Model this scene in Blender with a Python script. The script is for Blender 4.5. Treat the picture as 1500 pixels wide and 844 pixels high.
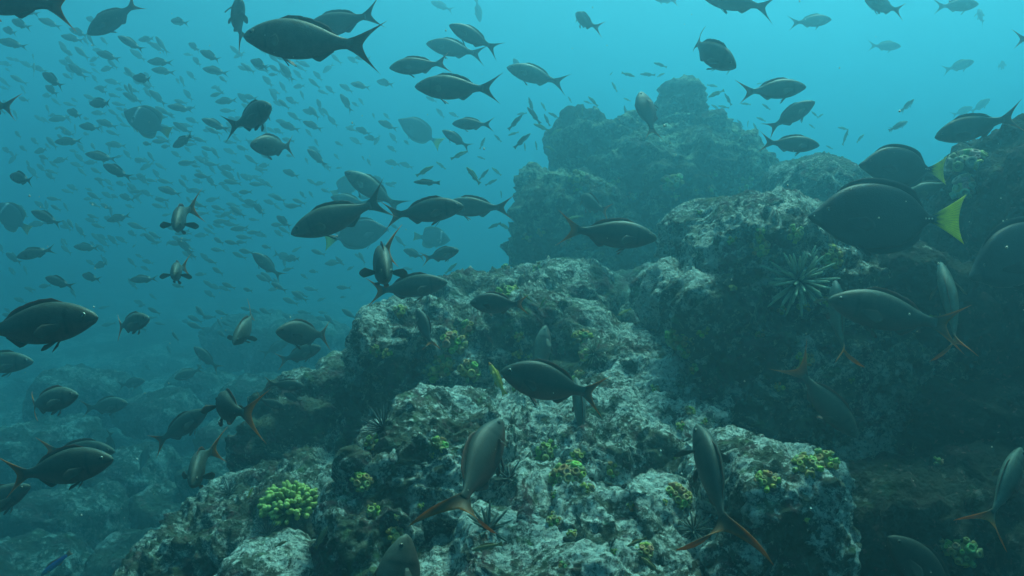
import bpy, bmesh, math, random
import numpy as np
from mathutils import Vector, Matrix
from mathutils.bvhtree import BVHTree

for o in list(bpy.data.objects):
    bpy.data.objects.remove(o)
random.seed(7)
RNG = np.random.RandomState(11)
scene = bpy.context.scene
COL = scene.collection
R = math.radians

# ------------------------------------------------------------------ camera
FPX = 1177.0                                  # focal length in photo pixels (1500 wide)
CAM = Vector((0, 0, 3.0))
PITCH = R(6.0)
cam_d = bpy.data.cameras.new('camera')
cam_d.sensor_width = 36.0
cam_d.lens = 36.0 * FPX / 1500.0
cam_d.clip_start = 0.02
cam_d.clip_end = 400
cam = bpy.data.objects.new('camera', cam_d)
cam.location = CAM
cam.rotation_euler = (R(90) - PITCH, 0, 0)
COL.objects.link(cam)
scene.camera = cam
RIGHT = Vector((1, 0, 0))
FWD = Vector((0, math.cos(PITCH), -math.sin(PITCH)))
UP = Vector((0, math.sin(PITCH), math.cos(PITCH)))

# ------------------------------------------------------------------ light
SUN_EL, SUN_AZ = R(62), R(28)                 # azimuth measured to the right of straight ahead
w = bpy.data.worlds.new('World')
scene.world = w
w.use_nodes = True
nt = w.node_tree
nt.nodes.clear()
sky = nt.nodes.new('ShaderNodeTexSky')
sky.sky_type = 'NISHITA'
sky.sun_disc = False
sky.sun_elevation = SUN_EL
sky.sun_rotation = SUN_AZ
bg = nt.nodes.new('ShaderNodeBackground')
bg.inputs['Strength'].default_value = 0.06
wo = nt.nodes.new('ShaderNodeOutputWorld')
nt.links.new(sky.outputs[0], bg.inputs[0])
nt.links.new(bg.outputs[0], wo.inputs[0])
sun_d = bpy.data.lights.new('sun', 'SUN')
sun_d.energy = 5.0
sun_d.angle = R(18)                           # light spread by the rippled surface
sun_d.color = (1.0, 0.96, 0.9)
sun = bpy.data.objects.new('sun', sun_d)
sdir = Vector((math.sin(SUN_AZ) * math.cos(SUN_EL), math.cos(SUN_AZ) * math.cos(SUN_EL), math.sin(SUN_EL)))
sun.rotation_euler = sdir.to_track_quat('Z', 'Y').to_euler()
sun.location = sdir * 30
COL.objects.link(sun)

vs = scene.view_settings
vs.view_transform = 'Standard'
vs.look = 'None'
vs.gamma = 1
vs.use_curve_mapping = False
vs.exposure = 0.95
cy = scene.cycles
cy.max_bounces = 6
cy.diffuse_bounces = 2
cy.glossy_bounces = 1
cy.transmission_bounces = 2
cy.volume_bounces = 1
cy.transparent_max_bounces = 6
cy.use_denoising = True

WATER_TINT = (0.88, 1.0, 0.75)
SURFACE_Z = 7.6
HAZE_DENSITY = 0.235
HAZE_COLOR = (0.155, 0.40, 0.515)
HAZE_ABSORB = (0.0, 0.46, 0.90)
HAZE_G = 0.76


# ------------------------------------------------------------------ helpers
def P(px, py, d):
    """photo pixel + distance along the view axis -> point in the place"""
    return CAM + FWD * d + RIGHT * ((px - 750) * d / FPX) + UP * ((422 - py) * d / FPX)


def ray_dir(px, py):
    return (FWD + RIGHT * ((px - 750) / FPX) + UP * ((422 - py) / FPX)).normalized()


def camvec(x, y, z):
    """x right, y up, z towards the viewer"""
    return RIGHT * x + UP * y - FWD * z


def tag(o, label=None, cat=None, group=None, kind=None):
    if label: o['label'] = label
    if cat: o['category'] = cat
    if group: o['group'] = group
    if kind: o['kind'] = kind
    return o


def mesh_from(name, V, F, mats, cols=None, fmat=None, smooth=True):
    me = bpy.data.meshes.new(name)
    me.from_pydata([tuple(v) for v in V], [], [tuple(f) for f in F])
    for m in mats:
        me.materials.append(m)
    if cols is not None:
        at = me.attributes.new('pigment', 'FLOAT_COLOR', 'POINT')
        c = np.ones((len(V), 4), dtype=np.float32)
        c[:, :3] = np.asarray(cols, dtype=np.float32)
        at.data.foreach_set('color', c.ravel())
    if fmat is not None:
        me.polygons.foreach_set('material_index', np.asarray(fmat, dtype=np.int32))
    me.polygons.foreach_set('use_smooth', np.full(len(F), smooth, dtype=bool))
    me.update()
    return me


def link(name, data, parent=None):
    o = bpy.data.objects.new(name, data)
    COL.objects.link(o)
    if parent is not None:
        o.parent = parent
    return o


# numpy noise
def _hash(ix, iy, iz, s):
    h = (ix.astype(np.int64) * 374761393 + iy.astype(np.int64) * 668265263 + iz.astype(np.int64) * 1440662683 + s * 974634777) & 0xFFFFFFFF
    h = ((h ^ (h >> 13)) * 1274126177) & 0xFFFFFFFF
    h = (h ^ (h >> 16)) & 0xFFFFFFFF
    return h / 4294967295.0


def vnoise(p, s=0):
    i = np.floor(p)
    f = p - i
    i = i.astype(np.int64)
    u = f * f * f * (f * (f * 6 - 15) + 10)
    r = 0
    for dx in (0, 1):
        wx = u[:, 0] if dx else 1 - u[:, 0]
        for dy in (0, 1):
            wy = u[:, 1] if dy else 1 - u[:, 1]
            for dz in (0, 1):
                wz = u[:, 2] if dz else 1 - u[:, 2]
                r = r + wx * wy * wz * _hash(i[:, 0] + dx, i[:, 1] + dy, i[:, 2] + dz, s)
    return r * 2 - 1


ROT = np.array([[0.36, 0.48, -0.8], [-0.8, 0.6, 0.0], [0.48, 0.64, 0.6]])


def fbm(p, octv=4, s=0, gain=0.5, ridged=False):
    a, t, q = 1.0, 0, p.copy()
    n = 0
    for k in range(octv):
        v = vnoise(q, s + k)
        if ridged:
            v = 1 - 2 * np.abs(v)
        t = t + a * v
        n += a
        a *= gain
        q = q @ ROT.T * 2.03 + 3.7
    return t / n


def worley(p, s=0):
    i = np.floor(p).astype(np.int64)
    f1 = np.full(len(p), 9.0)
    for dx in (-1, 0, 1):
        for dy in (-1, 0, 1):
            for dz in (-1, 0, 1):
                cx, cy_, cz = i[:, 0] + dx, i[:, 1] + dy, i[:, 2] + dz
                q = np.stack([cx + _hash(cx, cy_, cz, s), cy_ + _hash(cx, cy_, cz, s + 1), cz + _hash(cx, cy_, cz, s + 2)], 1)
                f1 = np.minimum(f1, ((p - q) ** 2).sum(1))
    return np.sqrt(f1)


def ss(a, b, x):
    t = np.clip((x - a) / (b - a), 0, 1)
    return t * t * (3 - 2 * t)


# ------------------------------------------------------------------ materials
def new_mat(name):
    m = bpy.data.materials.new(name)
    m.use_nodes = True
    m.node_tree.nodes.clear()
    return m, m.node_tree.nodes, m.node_tree.links


def ramp(N, stops, interp='LINEAR'):
    r = N.new('ShaderNodeValToRGB')
    r.color_ramp.interpolation = interp
    e = r.color_ramp.elements
    e[0].position, e[0].color = stops[0][0], (*stops[0][1], 1)
    e[1].position, e[1].color = stops[-1][0], (*stops[-1][1], 1)
    for p_, c in stops[1:-1]:
        x = e.new(p_)
        x.color = (*c, 1)
    return r


def g3(v):
    return (v, v, v)


def rock_material(name, pale=(0.46, 0.50, 0.46), bias=0.0, scale=1.0, dark=1.0):
    m, N, L = new_mat(name)
    out = N.new('ShaderNodeOutputMaterial')
    b = N.new('ShaderNodeBsdfPrincipled')
    b.inputs['Roughness'].default_value = 0.9
    b.inputs['Specular IOR Level'].default_value = 0.15
    tc = N.new('ShaderNodeTexCoord')

    def noise(sc, det=6, rough=0.6, dist=0.0):
        n = N.new('ShaderNodeTexNoise')
        n.inputs['Scale'].default_value = sc * scale
        n.inputs['Detail'].default_value = det
        n.inputs['Roughness'].default_value = rough
        n.inputs['Distortion'].default_value = dist
        L.new(tc.outputs['Object'], n.inputs['Vector'])
        return n

    def mix(fac, a, c):
        x = N.new('ShaderNodeMix')
        x.data_type = 'RGBA'
        L.new(fac, x.inputs[0])
        for k, v in ((6, a), (7, c)):
            if isinstance(v, tuple):
                x.inputs[k].default_value = (*v, 1)
            else:
                L.new(v, x.inputs[k])
        return x.outputs[2]
    # turf: dark olive to grey
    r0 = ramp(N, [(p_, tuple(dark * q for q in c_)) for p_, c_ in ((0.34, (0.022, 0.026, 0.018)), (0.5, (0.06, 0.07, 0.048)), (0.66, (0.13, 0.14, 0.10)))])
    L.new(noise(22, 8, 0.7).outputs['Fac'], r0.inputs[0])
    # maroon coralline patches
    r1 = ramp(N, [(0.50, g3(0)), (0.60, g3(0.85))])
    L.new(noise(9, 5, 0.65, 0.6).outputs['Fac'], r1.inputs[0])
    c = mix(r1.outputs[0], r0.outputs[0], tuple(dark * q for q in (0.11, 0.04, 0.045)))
    # green film
    r2 = ramp(N, [(0.56, g3(0)), (0.66, g3(0.7))])
    L.new(noise(13, 4, 0.6, 0.3).outputs['Fac'], r2.inputs[0])
    c = mix(r2.outputs[0], c, tuple(dark * q for q in (0.10, 0.17, 0.07)))
    r7 = ramp(N, [(0.52, g3(0)), (0.60, g3(0.75))])
    L.new(noise(3.2, 5, 0.6, 0.7).outputs['Fac'], r7.inputs[0])
    c = mix(r7.outputs[0], c, tuple(dark * q for q in (0.075, 0.065, 0.035)))
    # pale crust: broad patches broken by fine grain
    na = noise(7.0, 10, 0.78, 0.8)
    nb = noise(40, 8, 0.8, 0.4)
    ad = N.new('ShaderNodeMath')
    ad.operation = 'MULTIPLY_ADD'
    L.new(nb.outputs['Fac'], ad.inputs[0])
    ad.inputs[1].default_value = 0.62
    L.new(na.outputs['Fac'], ad.inputs[2])
    nc = noise(1.7, 3, 0.55, 0.5)
    a2 = N.new('ShaderNodeMath')
    a2.operation = 'MULTIPLY_ADD'
    L.new(nc.outputs['Fac'], a2.inputs[0])
    a2.inputs[1].default_value = 0.50
    L.new(ad.outputs[0], a2.inputs[2])
    a3 = N.new('ShaderNodeMath')
    a3.operation = 'SUBTRACT'
    L.new(a2.outputs[0], a3.inputs[0])
    a3.inputs[1].default_value = 0.25
    r3 = ramp(N, [(0.80 - bias, g3(0)), (0.85 - bias, g3(0.95))])
    L.new(a3.outputs[0], r3.inputs[0])
    r4 = ramp(N, [(0.3, tuple(0.55 * x for x in pale)), (0.7, pale)])
    L.new(noise(60, 4, 0.6).outputs['Fac'], r4.inputs[0])
    c = mix(r3.outputs[0], c, r4.outputs[0])
    # pits and gaps in the crust show the dark turf again
    r6 = ramp(N, [(0.40, g3(0.9)), (0.50, g3(0))])
    L.new(noise(85, 5, 0.75).outputs['Fac'], r6.inputs[0])
    c = mix(r6.outputs[0], c, r0.outputs[0])
    # pinkish grain on the crust
    r5 = ramp(N, [(0.62, g3(0)), (0.70, g3(0.6))])
    L.new(noise(45, 3, 0.6).outputs['Fac'], r5.inputs[0])
    c = mix(r5.outputs[0], c, (0.24, 0.13, 0.13))
    L.new(c, b.inputs['Base Color'])
    # relief
    v = N.new('ShaderNodeTexVoronoi')
    v.inputs['Scale'].default_value = 60 * scale
    L.new(tc.outputs['Object'], v.inputs['Vector'])
    h = N.new('ShaderNodeMath')
    h.operation = 'MULTIPLY_ADD'
    L.new(noise(120, 6, 0.7).outputs['Fac'], h.inputs[0])
    h.inputs[1].default_value = 1.2
    L.new(v.outputs['Distance'], h.inputs[2])
    bp = N.new('ShaderNodeBump')
    bp.inputs['Strength'].default_value = 1.0
    bp.inputs['Distance'].default_value = 0.012 / scale
    L.new(h.outputs[0], bp.inputs['Height'])
    L.new(bp.outputs[0], b.inputs['Normal'])
    L.new(b.outputs[0], out.inputs[0])
    return m


M_ROCK = rock_material('encrusted_rock', pale=(0.56, 0.6, 0.54), bias=0.0)
M_ROCK_PALE = rock_material('pale_crusted_rock', pale=(0.68, 0.72, 0.66), bias=0.04)
M_ROCK_DARK = rock_material('shade_darkened_turf', pale=(0.18, 0.20, 0.18), bias=-0.13, dark=.34)  # dark turf, its colour cut further to stand in for shade
M_ROCK_FAR = rock_material('far_rock', pale=(0.36, 0.44, 0.31), bias=-0.02, scale=0.6, dark=.6)
M_BED = rock_material('sea_floor_rubble', pale=(0.42, 0.46, 0.42), bias=-0.015, scale=0.4, dark=.6)


def pigment_material(name, rough=0.45, spec=0.3, bump=0.0, bscale=90, trans=0.0, mottling=0.25, scales=0.0):
    m, N, L = new_mat(name)
    out = N.new('ShaderNodeOutputMaterial')
    b = N.new('ShaderNodeBsdfPrincipled')
    b.inputs['Roughness'].default_value = rough
    b.inputs['Specular IOR Level'].default_value = spec
    at = N.new('ShaderNodeAttribute')
    at.attribute_name = 'pigment'
    tc = N.new('ShaderNodeTexCoord')
    n = N.new('ShaderNodeTexNoise')
    n.inputs['Scale'].default_value = 18
    n.inputs['Detail'].default_value = 5
    L.new(tc.outputs['Object'], n.inputs['Vector'])
    r = ramp(N, [(0.3, g3(1 - mottling)), (0.7, g3(1 + mottling))])
    L.new(n.outputs['Fac'], r.inputs[0])
    x = N.new('ShaderNodeMix')
    x.data_type = 'RGBA'
    x.blend_type = 'MULTIPLY'
    x.inputs[0].default_value = 1
    L.new(at.outputs['Color'], x.inputs[6])
    L.new(r.outputs[0], x.inputs[7])
    L.new(x.outputs[2], b.inputs['Base Color'])
    if scales:
        v2 = N.new('ShaderNodeTexVoronoi')
        v2.inputs['Scale'].default_value = bscale
        mp = N.new('ShaderNodeMapping')
        mp.inputs['Scale'].default_value = (.8, .6, 1.1)
        L.new(tc.outputs['Object'], mp.inputs[0])
        L.new(mp.outputs[0], v2.inputs['Vector'])
        rs_ = ramp(N, [(0.1, g3(1 + scales)), (0.7, g3(1 - scales))])
        L.new(v2.outputs['Distance'], rs_.inputs[0])
        x2 = N.new('ShaderNodeMix')
        x2.data_type = 'RGBA'
        x2.blend_type = 'MULTIPLY'
        x2.inputs[0].default_value = 1
        L.new(x.outputs[2], x2.inputs[6])
        L.new(rs_.outputs[0], x2.inputs[7])
        # a few pale flecks
        n3 = N.new('ShaderNodeTexNoise')
        n3.inputs['Scale'].default_value = 26
        n3.inputs['Detail'].default_value = 2
        L.new(tc.outputs['Object'], n3.inputs['Vector'])
        rf = ramp(N, [(0.74, g3(0)), (0.78, g3(.7))])
        L.new(n3.outputs['Fac'], rf.inputs[0])
        x3 = N.new('ShaderNodeMix')
        x3.data_type = 'RGBA'
        L.new(rf.outputs[0], x3.inputs[0])
        L.new(x2.outputs[2], x3.inputs[6])
        x3.inputs[7].default_value = (.35, .4, .38, 1)
        L.new(x3.outputs[2], b.inputs['Base Color'])
    if bump:
        v = N.new('ShaderNodeTexVoronoi')
        v.inputs['Scale'].default_value = bscale
        L.new(tc.outputs['Object'], v.inputs['Vector'])
        bp = N.new('ShaderNodeBump')
        bp.inputs['Strength'].default_value = bump
        bp.inputs['Distance'].default_value = 0.004
        L.new(v.outputs['Distance'], bp.inputs['Height'])
        L.new(bp.outputs[0], b.inputs['Normal'])
    sh = b.outputs[0]
    if trans:
        t = N.new('ShaderNodeBsdfTranslucent')
        L.new(x.outputs[2], t.inputs[0])
        ms = N.new('ShaderNodeMixShader')
        ms.inputs[0].default_value = trans
        L.new(sh, ms.inputs[1])
        L.new(t.outputs[0], ms.inputs[2])
        sh = ms.outputs[0]
    L.new(sh, out.inputs[0])
    return m


M_SKIN = pigment_material('fish_skin', 0.48, 0.22, bump=0.16, bscale=125, scales=.16)
M_FIN = pigment_material('fin_membrane', 0.5, 0.25, trans=0.45, mottling=0.15)
M_EYE = pigment_material('fish_eye', 0.12, 0.6, mottling=0.0)
M_CORAL = pigment_material('coral_tissue', 0.75, 0.2, bump=0.4, bscale=160, trans=0.15)
M_URCHIN = pigment_material('urchin_spine', 0.8, 0.15, bump=0.3, bscale=120)

# ------------------------------------------------------------------ water
mw, N, L = new_mat('water_surface')
out = N.new('ShaderNodeOutputMaterial')
tr = N.new('ShaderNodeBsdfTransparent')
tr.inputs[0].default_value = (*WATER_TINT, 1)
L.new(tr.outputs[0], out.inputs[0])
n_ = 80
xs = np.linspace(-70, 70, n_)
ys = np.linspace(-50, 90, n_)
X, Y = np.meshgrid(xs, ys)
pts = np.stack([X.ravel(), Y.ravel(), np.zeros(X.size)], 1)
pts[:, 2] = SURFACE_Z + 0.12 * fbm(pts * 0.35, 3, 5)
F = [(j * n_ + i, j * n_ + i + 1, (j + 1) * n_ + i + 1, (j + 1) * n_ + i) for j in range(n_ - 1) for i in range(n_ - 1)]
tag(link('water_surface', mesh_from('water_surface', pts, F, [mw])), 'rippled water surface high above the reef', 'water', kind='structure')

mh, N, L = new_mat('haze')
out = N.new('ShaderNodeOutputMaterial')
pv = N.new('ShaderNodeVolumePrincipled')
pv.inputs['Color'].default_value = (*HAZE_COLOR, 1)
pv.inputs['Density'].default_value = HAZE_DENSITY
pv.inputs['Density Attribute'].default_value = ''
pv.inputs['Anisotropy'].default_value = HAZE_G
pv.inputs['Absorption Color'].default_value = (*HAZE_ABSORB, 1)
L.new(pv.outputs[0], out.inputs['Volume'])
try:
    mh.cycles.homogeneous_volume = True
except Exception:
    pass
bm = bmesh.new()
bmesh.ops.create_cube(bm, size=1)
bmesh.ops.scale(bm, vec=(130, 130, SURFACE_Z - 0.3 + 3.5), verts=bm.verts)
bmesh.ops.translate(bm, vec=(0, 20, (SURFACE_Z - 0.3 - 3.5) / 2), verts=bm.verts)
me = bpy.data.meshes.new('haze')
bm.to_mesh(me)
bm.free()
me.materials.append(mh)
tag(link('haze', me), 'blue green plankton haze filling the water', 'haze', kind='stuff')

# ------------------------------------------------------------------ sea floor
xs = np.concatenate([np.linspace(-60, -9, 60), np.arange(-8.9, 3.5, 0.045), np.linspace(3.6, 50, 50)])
ys = np.concatenate([np.linspace(-20, -0.2, 30), np.arange(0, 13, 0.05), np.linspace(13.2, 80, 60)])
X, Y = np.meshgrid(xs, ys)
x, y = X.ravel(), Y.ravel()
p2 = np.stack([x, y, np.zeros_like(x)], 1)
slope_x = x + 0.30 * (y - 2.5) * 0 + 0.35 * fbm(p2 * 0.8, 3, 21)
rise = ss(-1.6, 0.25, slope_x) * (1 - ss(6.5, 10.5, y)) * 0.90
rise += ss(0.7, 1.6, x) * (1 - ss(3.5, 6.0, y)) * 0.35
z = 0.45 + rise
z = z + 0.30 * fbm(p2 * 0.55, 4, 3) + 0.10 * fbm(p2 * 2.1, 4, 31, ridged=True)
wl = worley(np.stack([x * 1.5, y * 1.5, np.zeros_like(x) + 0.5], 1), 8)
z = z + 0.24 * np.clip(0.75 - wl, 0, 1) * (0.5 + 0.5 * vnoise(p2 * 0.6, 12))
z = z + 0.05 * fbm(p2 * 7.0, 3, 41)
z = np.minimum(z, np.where(y < 1.0, 1.75, 9))
F = []
nx, ny = len(xs), len(ys)
idx = np.arange(nx * ny).reshape(ny, nx)
Fq = np.stack([idx[:-1, :-1].ravel(), idx[:-1, 1:].ravel(), idx[1:, 1:].ravel(), idx[1:, :-1].ravel()], 1)
bedV = np.stack([x, y, z], 1)
me = bpy.data.meshes.new('sea_floor')
me.vertices.add(len(bedV))
me.vertices.foreach_set('co', bedV.ravel().astype(np.float32))
me.loops.add(Fq.size)
me.loops.foreach_set('vertex_index', Fq.ravel().astype(np.int32))
me.polygons.add(len(Fq))
me.polygons.foreach_set('loop_start', np.arange(0, Fq.size, 4, dtype=np.int32))
me.polygons.foreach_set('use_smooth', np.ones(len(Fq), dtype=bool))
me.materials.append(M_BED)
me.update(calc_edges=True)
me.validate()
tag(link('sea_floor', me), 'rocky sea floor falling away into blue water', 'sea floor', kind='structure')


# ------------------------------------------------------------------ rocks
ROCK_TREES = []


def boulder(name, lumps, vox, label, mat, amp=1.0, seed=0, group=None, cat='boulder', freq=1.0):
    """lumps: (px, py, d, rx_px, ry_px, r_depth_m, boxiness, roll_deg) merged to one rock"""
    bm = bmesh.new()
    rs = random.Random(seed + 5)
    lo = None
    for lp in lumps:
        px, py, d, rx, ry, rd = lp[:6]
        box = lp[6] if len(lp) > 6 else 0.35
        roll = lp[7] if len(lp) > 7 else rs.uniform(-12, 12)
        c = P(px, py, d)
        k = d / FPX
        r_ = bmesh.ops.create_icosphere(bm, subdivisions=4, radius=1)
        a = math.radians(roll)
        offs = Vector((rs.uniform(0, 90), rs.uniform(0, 90), rs.uniform(0, 90)))
        co = np.array([v.co for v in r_['verts']])
        # towards a rounded block
        pn = 2 + 6 * box
        nrm = (np.abs(co) ** pn).sum(1) ** (1 / pn)
        co = co / nrm[:, None]
        nz = fbm(co * 1.3 + np.array(offs), 2, seed)
        co = co * (1 + 0.16 * nz)[:, None]
        for v, q in zip(r_['verts'], co):
            X_, Y_, Z_ = q[0] * rx * k, q[1] * rd, q[2] * ry * k
            xr = X_ * math.cos(a) - Z_ * math.sin(a)
            zr = X_ * math.sin(a) + Z_ * math.cos(a)
            v.co = c + RIGHT * xr + Vector((0, 1, 0)) * Y_ + Vector((0, 0, 1)) * zr
    me = bpy.data.meshes.new(name)
    bm.to_mesh(me)
    bm.free()
    tmp = bpy.data.objects.new('tmp', me)
    COL.objects.link(tmp)
    md = tmp.modifiers.new('r', 'REMESH')
    md.mode = 'VOXEL'
    md.voxel_size = vox
    md.adaptivity = 0
    sm = tmp.modifiers.new('s', 'SMOOTH')
    sm.factor = 0.5
    sm.iterations = 6
    dg = bpy.context.evaluated_depsgraph_get()
    em = bpy.data.meshes.new_from_object(tmp.evaluated_get(dg))
    bpy.data.objects.remove(tmp)
    bpy.data.meshes.remove(me)
    n = len(em.vertices)
    V = np.empty(n * 3, dtype=np.float32)
    em.vertices.foreach_get('co', V)
    V = V.reshape(-1, 3).astype(np.float64)
    Nn = np.empty(n * 3, dtype=np.float32)
    em.vertex_normals.foreach_get('vector', Nn)
    Nn = Nn.reshape(-1, 3)
    o3 = np.array([seed * 1.7, seed * 2.3, seed * 0.9])
    f = freq
    q = V * f + o3
    # ledges: slightly layered rock
    warp = np.stack([fbm(q * 2.5, 2, seed + 50), fbm(q * 2.5, 2, seed + 60), fbm(q * 2.5, 2, seed + 70)], 1)
    qq = q + 0.12 * warp
    dsp = 0.070 * fbm(qq * 2.6, 4, seed) + 0.060 * (fbm(qq * 5.5, 5, seed + 9, gain=.55, ridged=True))
    patch = ss(-0.3, 0.4, fbm(qq * 3.5, 2, seed + 33))
    w1 = worley(qq * 12.0, seed)
    w2 = worley(qq * 29.0, seed + 4)
    dsp += 0.026 * (0.45 - w1) * (0.25 + 0.75 * patch)
    dsp += 0.016 * (0.45 - w2) * (1.0 - 0.5 * patch)
    w3 = worley(qq * 58.0, seed + 6)
    dsp += 0.011 * (0.45 - w3)
    rough = ss(-0.25, 0.35, fbm(qq * 6.0, 2, seed + 41))
    dsp += 0.020 * fbm(qq * 21, 4, seed + 13, gain=.6, ridged=True) * (.35 + .65 * rough)
    dsp += 0.009 * fbm(qq * 60, 3, seed + 3, gain=.6) * (.4 + .6 * rough)
    # pits
    pit = worley(qq * 7.0, seed + 77)
    dsp -= 0.045 * (1 - ss(0.08, 0.34, pit))
    pit2 = worley(qq * 19.0, seed + 88)
    dsp -= 0.018 * (1 - ss(0.06, 0.30, pit2)) * (1 - .6 * patch)
    V2 = V + Nn * (dsp * amp / f)[:, None]
    base = Vector((float(V2[:, 0].mean()), float(V2[:, 1].mean()), float(V2[:, 2].min())))
    fv = [tuple(p.vertices) for p in em.polygons]
    ROCK_TREES.append((BVHTree.FromPolygons([tuple(v) for v in V2], fv), None))
    em.vertices.foreach_set('co', (V2 - np.array(base)).ravel().astype(np.float32))
    em.materials.clear()
    em.materials.append(mat)
    em.polygons.foreach_set('use_smooth', np.ones(len(em.polygons), dtype=bool))
    em.update()
    em.name = name
    o = link(name, em)
    o.location = base
    tag(o, label, cat, group)
    ROCK_TREES[-1] = (ROCK_TREES[-1][0], o)
    return o


boulder('rock_outcrop', [
    (700, 690, 2.32, 130, 92, .34, .3, -8), (640, 720, 2.2, 80, 78, .26, .35, -15), (770, 660, 2.4, 90, 72, .3, .2, 5), (690, 800, 2.3, 120, 90, .3)],
    0.0055, 'broad white crusted outcrop under the biggest red brown fish', M_ROCK_PALE, seed=1, cat='rock')
boulder('boulder', [
    (880, 668, 2.34, 92, 58, .28, .3, 6), (960, 690, 2.3, 85, 50, .26, .3, 14), (900, 760, 2.35, 120, 80, .25)],
    0.0055, 'pale lumpy rock right of the broad outcrop, split from it by a dark cleft', M_ROCK_PALE, seed=31)
boulder('boulder', [
    (565, 720, 2.12, 48, 62, .17, .35, -10), (560, 800, 2.05, 72, 90, .2, .3), (610, 860, 2.0, 90, 80, .2)],
    0.0055, 'dark fronted block at the left end of the outcrop, with an orange coral dot', M_ROCK, seed=32)
boulder('boulder', [
    (800, 775, 1.98, 62, 50, .16, .25, -12), (860, 790, 1.86, 66, 48, .15, .2, 8), (930, 765, 1.96, 62, 40, .15, .25, 14), (985, 800, 1.92, 50, 40, .14)],
    0.005, 'whitest knobbly rock in front of the outcrop, bottom centre', M_ROCK_PALE, seed=33)
boulder('boulder', [
    (735, 835, 1.78, 62, 46, .14, .25, -16), (820, 850, 1.72, 110, 48, .15, .25, 4), (930, 860, 1.74, 90, 44, .14), (800, 920, 1.85, 260, 90, .25)],
    0.005, 'low white rock along the bottom edge, nearest to us', M_ROCK_PALE, seed=34, amp=.8)
boulder('boulder', [
    (1130, 745, 1.86, 80, 88, .2, .4), (1185, 720, 1.9, 42, 48, .15), (1085, 705, 1.95, 55, 42, .2), (1110, 870, 1.86, 100, 110, .2)],
    0.0055, 'pale block of rock with yellow cup corals on its right shoulder', M_ROCK_PALE, seed=2, amp=.8)
boulder('rock_ridge', [
    (430, 775, 2.6, 150, 62, .4, .3, 20), (310, 815, 2.6, 95, 55, .3, .3, 28), (490, 735, 2.6, 80, 50, .35, .3, 10), (420, 880, 2.6, 200, 80, .4)],
    0.0065, 'low sloping rock ridge carrying the green cauliflower coral', M_ROCK, seed=3, cat='rock')
boulder('boulder', [(412, 848, 2.05, 68, 40, .14, .2, 4), (390, 880, 2.05, 80, 45, .16)],
    0.008, 'small rounded white boulder at the bottom edge below the cauliflower coral', M_ROCK_PALE, seed=4, amp=.5)
boulder('boulder', [
    (690, 530, 3.3, 150, 98, .5, .45, 12), (610, 560, 3.2, 72, 95, .4, .5, 4), (800, 510, 3.3, 95, 50, .4, .3), (750, 455, 3.6, 130, 46, .4, .3, 5),
    (690, 680, 3.3, 160, 80, .5)],
    0.008, 'big middle boulder with a dark left face and yellow coral clumps', M_ROCK, seed=5)
boulder('boulder', [(850, 500, 3.0, 44, 42, .25, .2), (840, 550, 3.0, 60, 40, .3)],
    0.012, 'rounded hump of rock right behind the biggest dark red fish', M_ROCK, seed=6, amp=.6)
boulder('rock_ledge', [(880, 465, 4.3, 130, 45, .5, .3, -3), (975, 450, 4.3, 60, 40, .4), (900, 540, 4.3, 150, 60, .5)],
    0.018, 'hazy flat ledge at the foot of the tall pinnacle', M_ROCK, seed=7, cat='rock')
boulder('rock_ledge', [
    (930, 560, 2.75, 95, 48, .35, .3, 8), (1010, 592, 2.55, 52, 18, .25, .4, 6), (900, 525, 2.9, 60, 34, .3), (940, 650, 2.95, 150, 55, .3)],
    0.007, 'pale crusted ledge with a dark undercut, left of the shaded boulder', M_ROCK_PALE, seed=8, cat='rock', amp=.8)
boulder('boulder', [
    (480, 630, 3.4, 80, 75, .4, .3, 20), (515, 580, 3.4, 50, 52, .3, .4), (425, 665, 3.3, 50, 50, .3), (500, 720, 3.4, 110, 70, .4)],
    0.013, 'lower left boulder with a pale top, leaning against the big middle boulder', M_ROCK, seed=9)
boulder('boulder', [
    (1120, 425, 2.85, 110, 100, .4, .4, -10), (1220, 435, 2.75, 105, 68, .35, .3, 8), (1045, 490, 2.75, 68, 85, .35, .4), (1180, 550, 2.75, 170, 100, .4),
    (1135, 355, 2.95, 62, 40, .3, .3), (1150, 670, 2.85, 190, 90, .4)],
    0.007, 'large boulder under the thick spined urchin, dark along its front', M_ROCK, seed=10)
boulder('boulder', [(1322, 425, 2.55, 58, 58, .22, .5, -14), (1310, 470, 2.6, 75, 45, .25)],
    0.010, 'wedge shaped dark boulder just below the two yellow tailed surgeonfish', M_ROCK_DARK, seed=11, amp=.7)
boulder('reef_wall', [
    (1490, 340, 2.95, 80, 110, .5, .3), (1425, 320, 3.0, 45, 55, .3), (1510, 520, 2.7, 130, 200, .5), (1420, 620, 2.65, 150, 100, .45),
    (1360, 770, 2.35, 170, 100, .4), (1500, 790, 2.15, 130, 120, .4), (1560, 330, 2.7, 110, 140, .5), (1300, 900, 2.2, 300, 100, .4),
    (1800, 430, 2.9, 260, 240, .8, .3, -8), (1720, 600, 2.4, 200, 240, .7), (1480, 320, 2.65, 70, 90, .4), (1600, 300, 2.75, 90, 110, .5)],  # unseen lumps past the right edge, added to shade the lower right
    0.012, 'shaded reef wall rising along the right edge', M_ROCK_DARK, seed=12, cat='rock')
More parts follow.
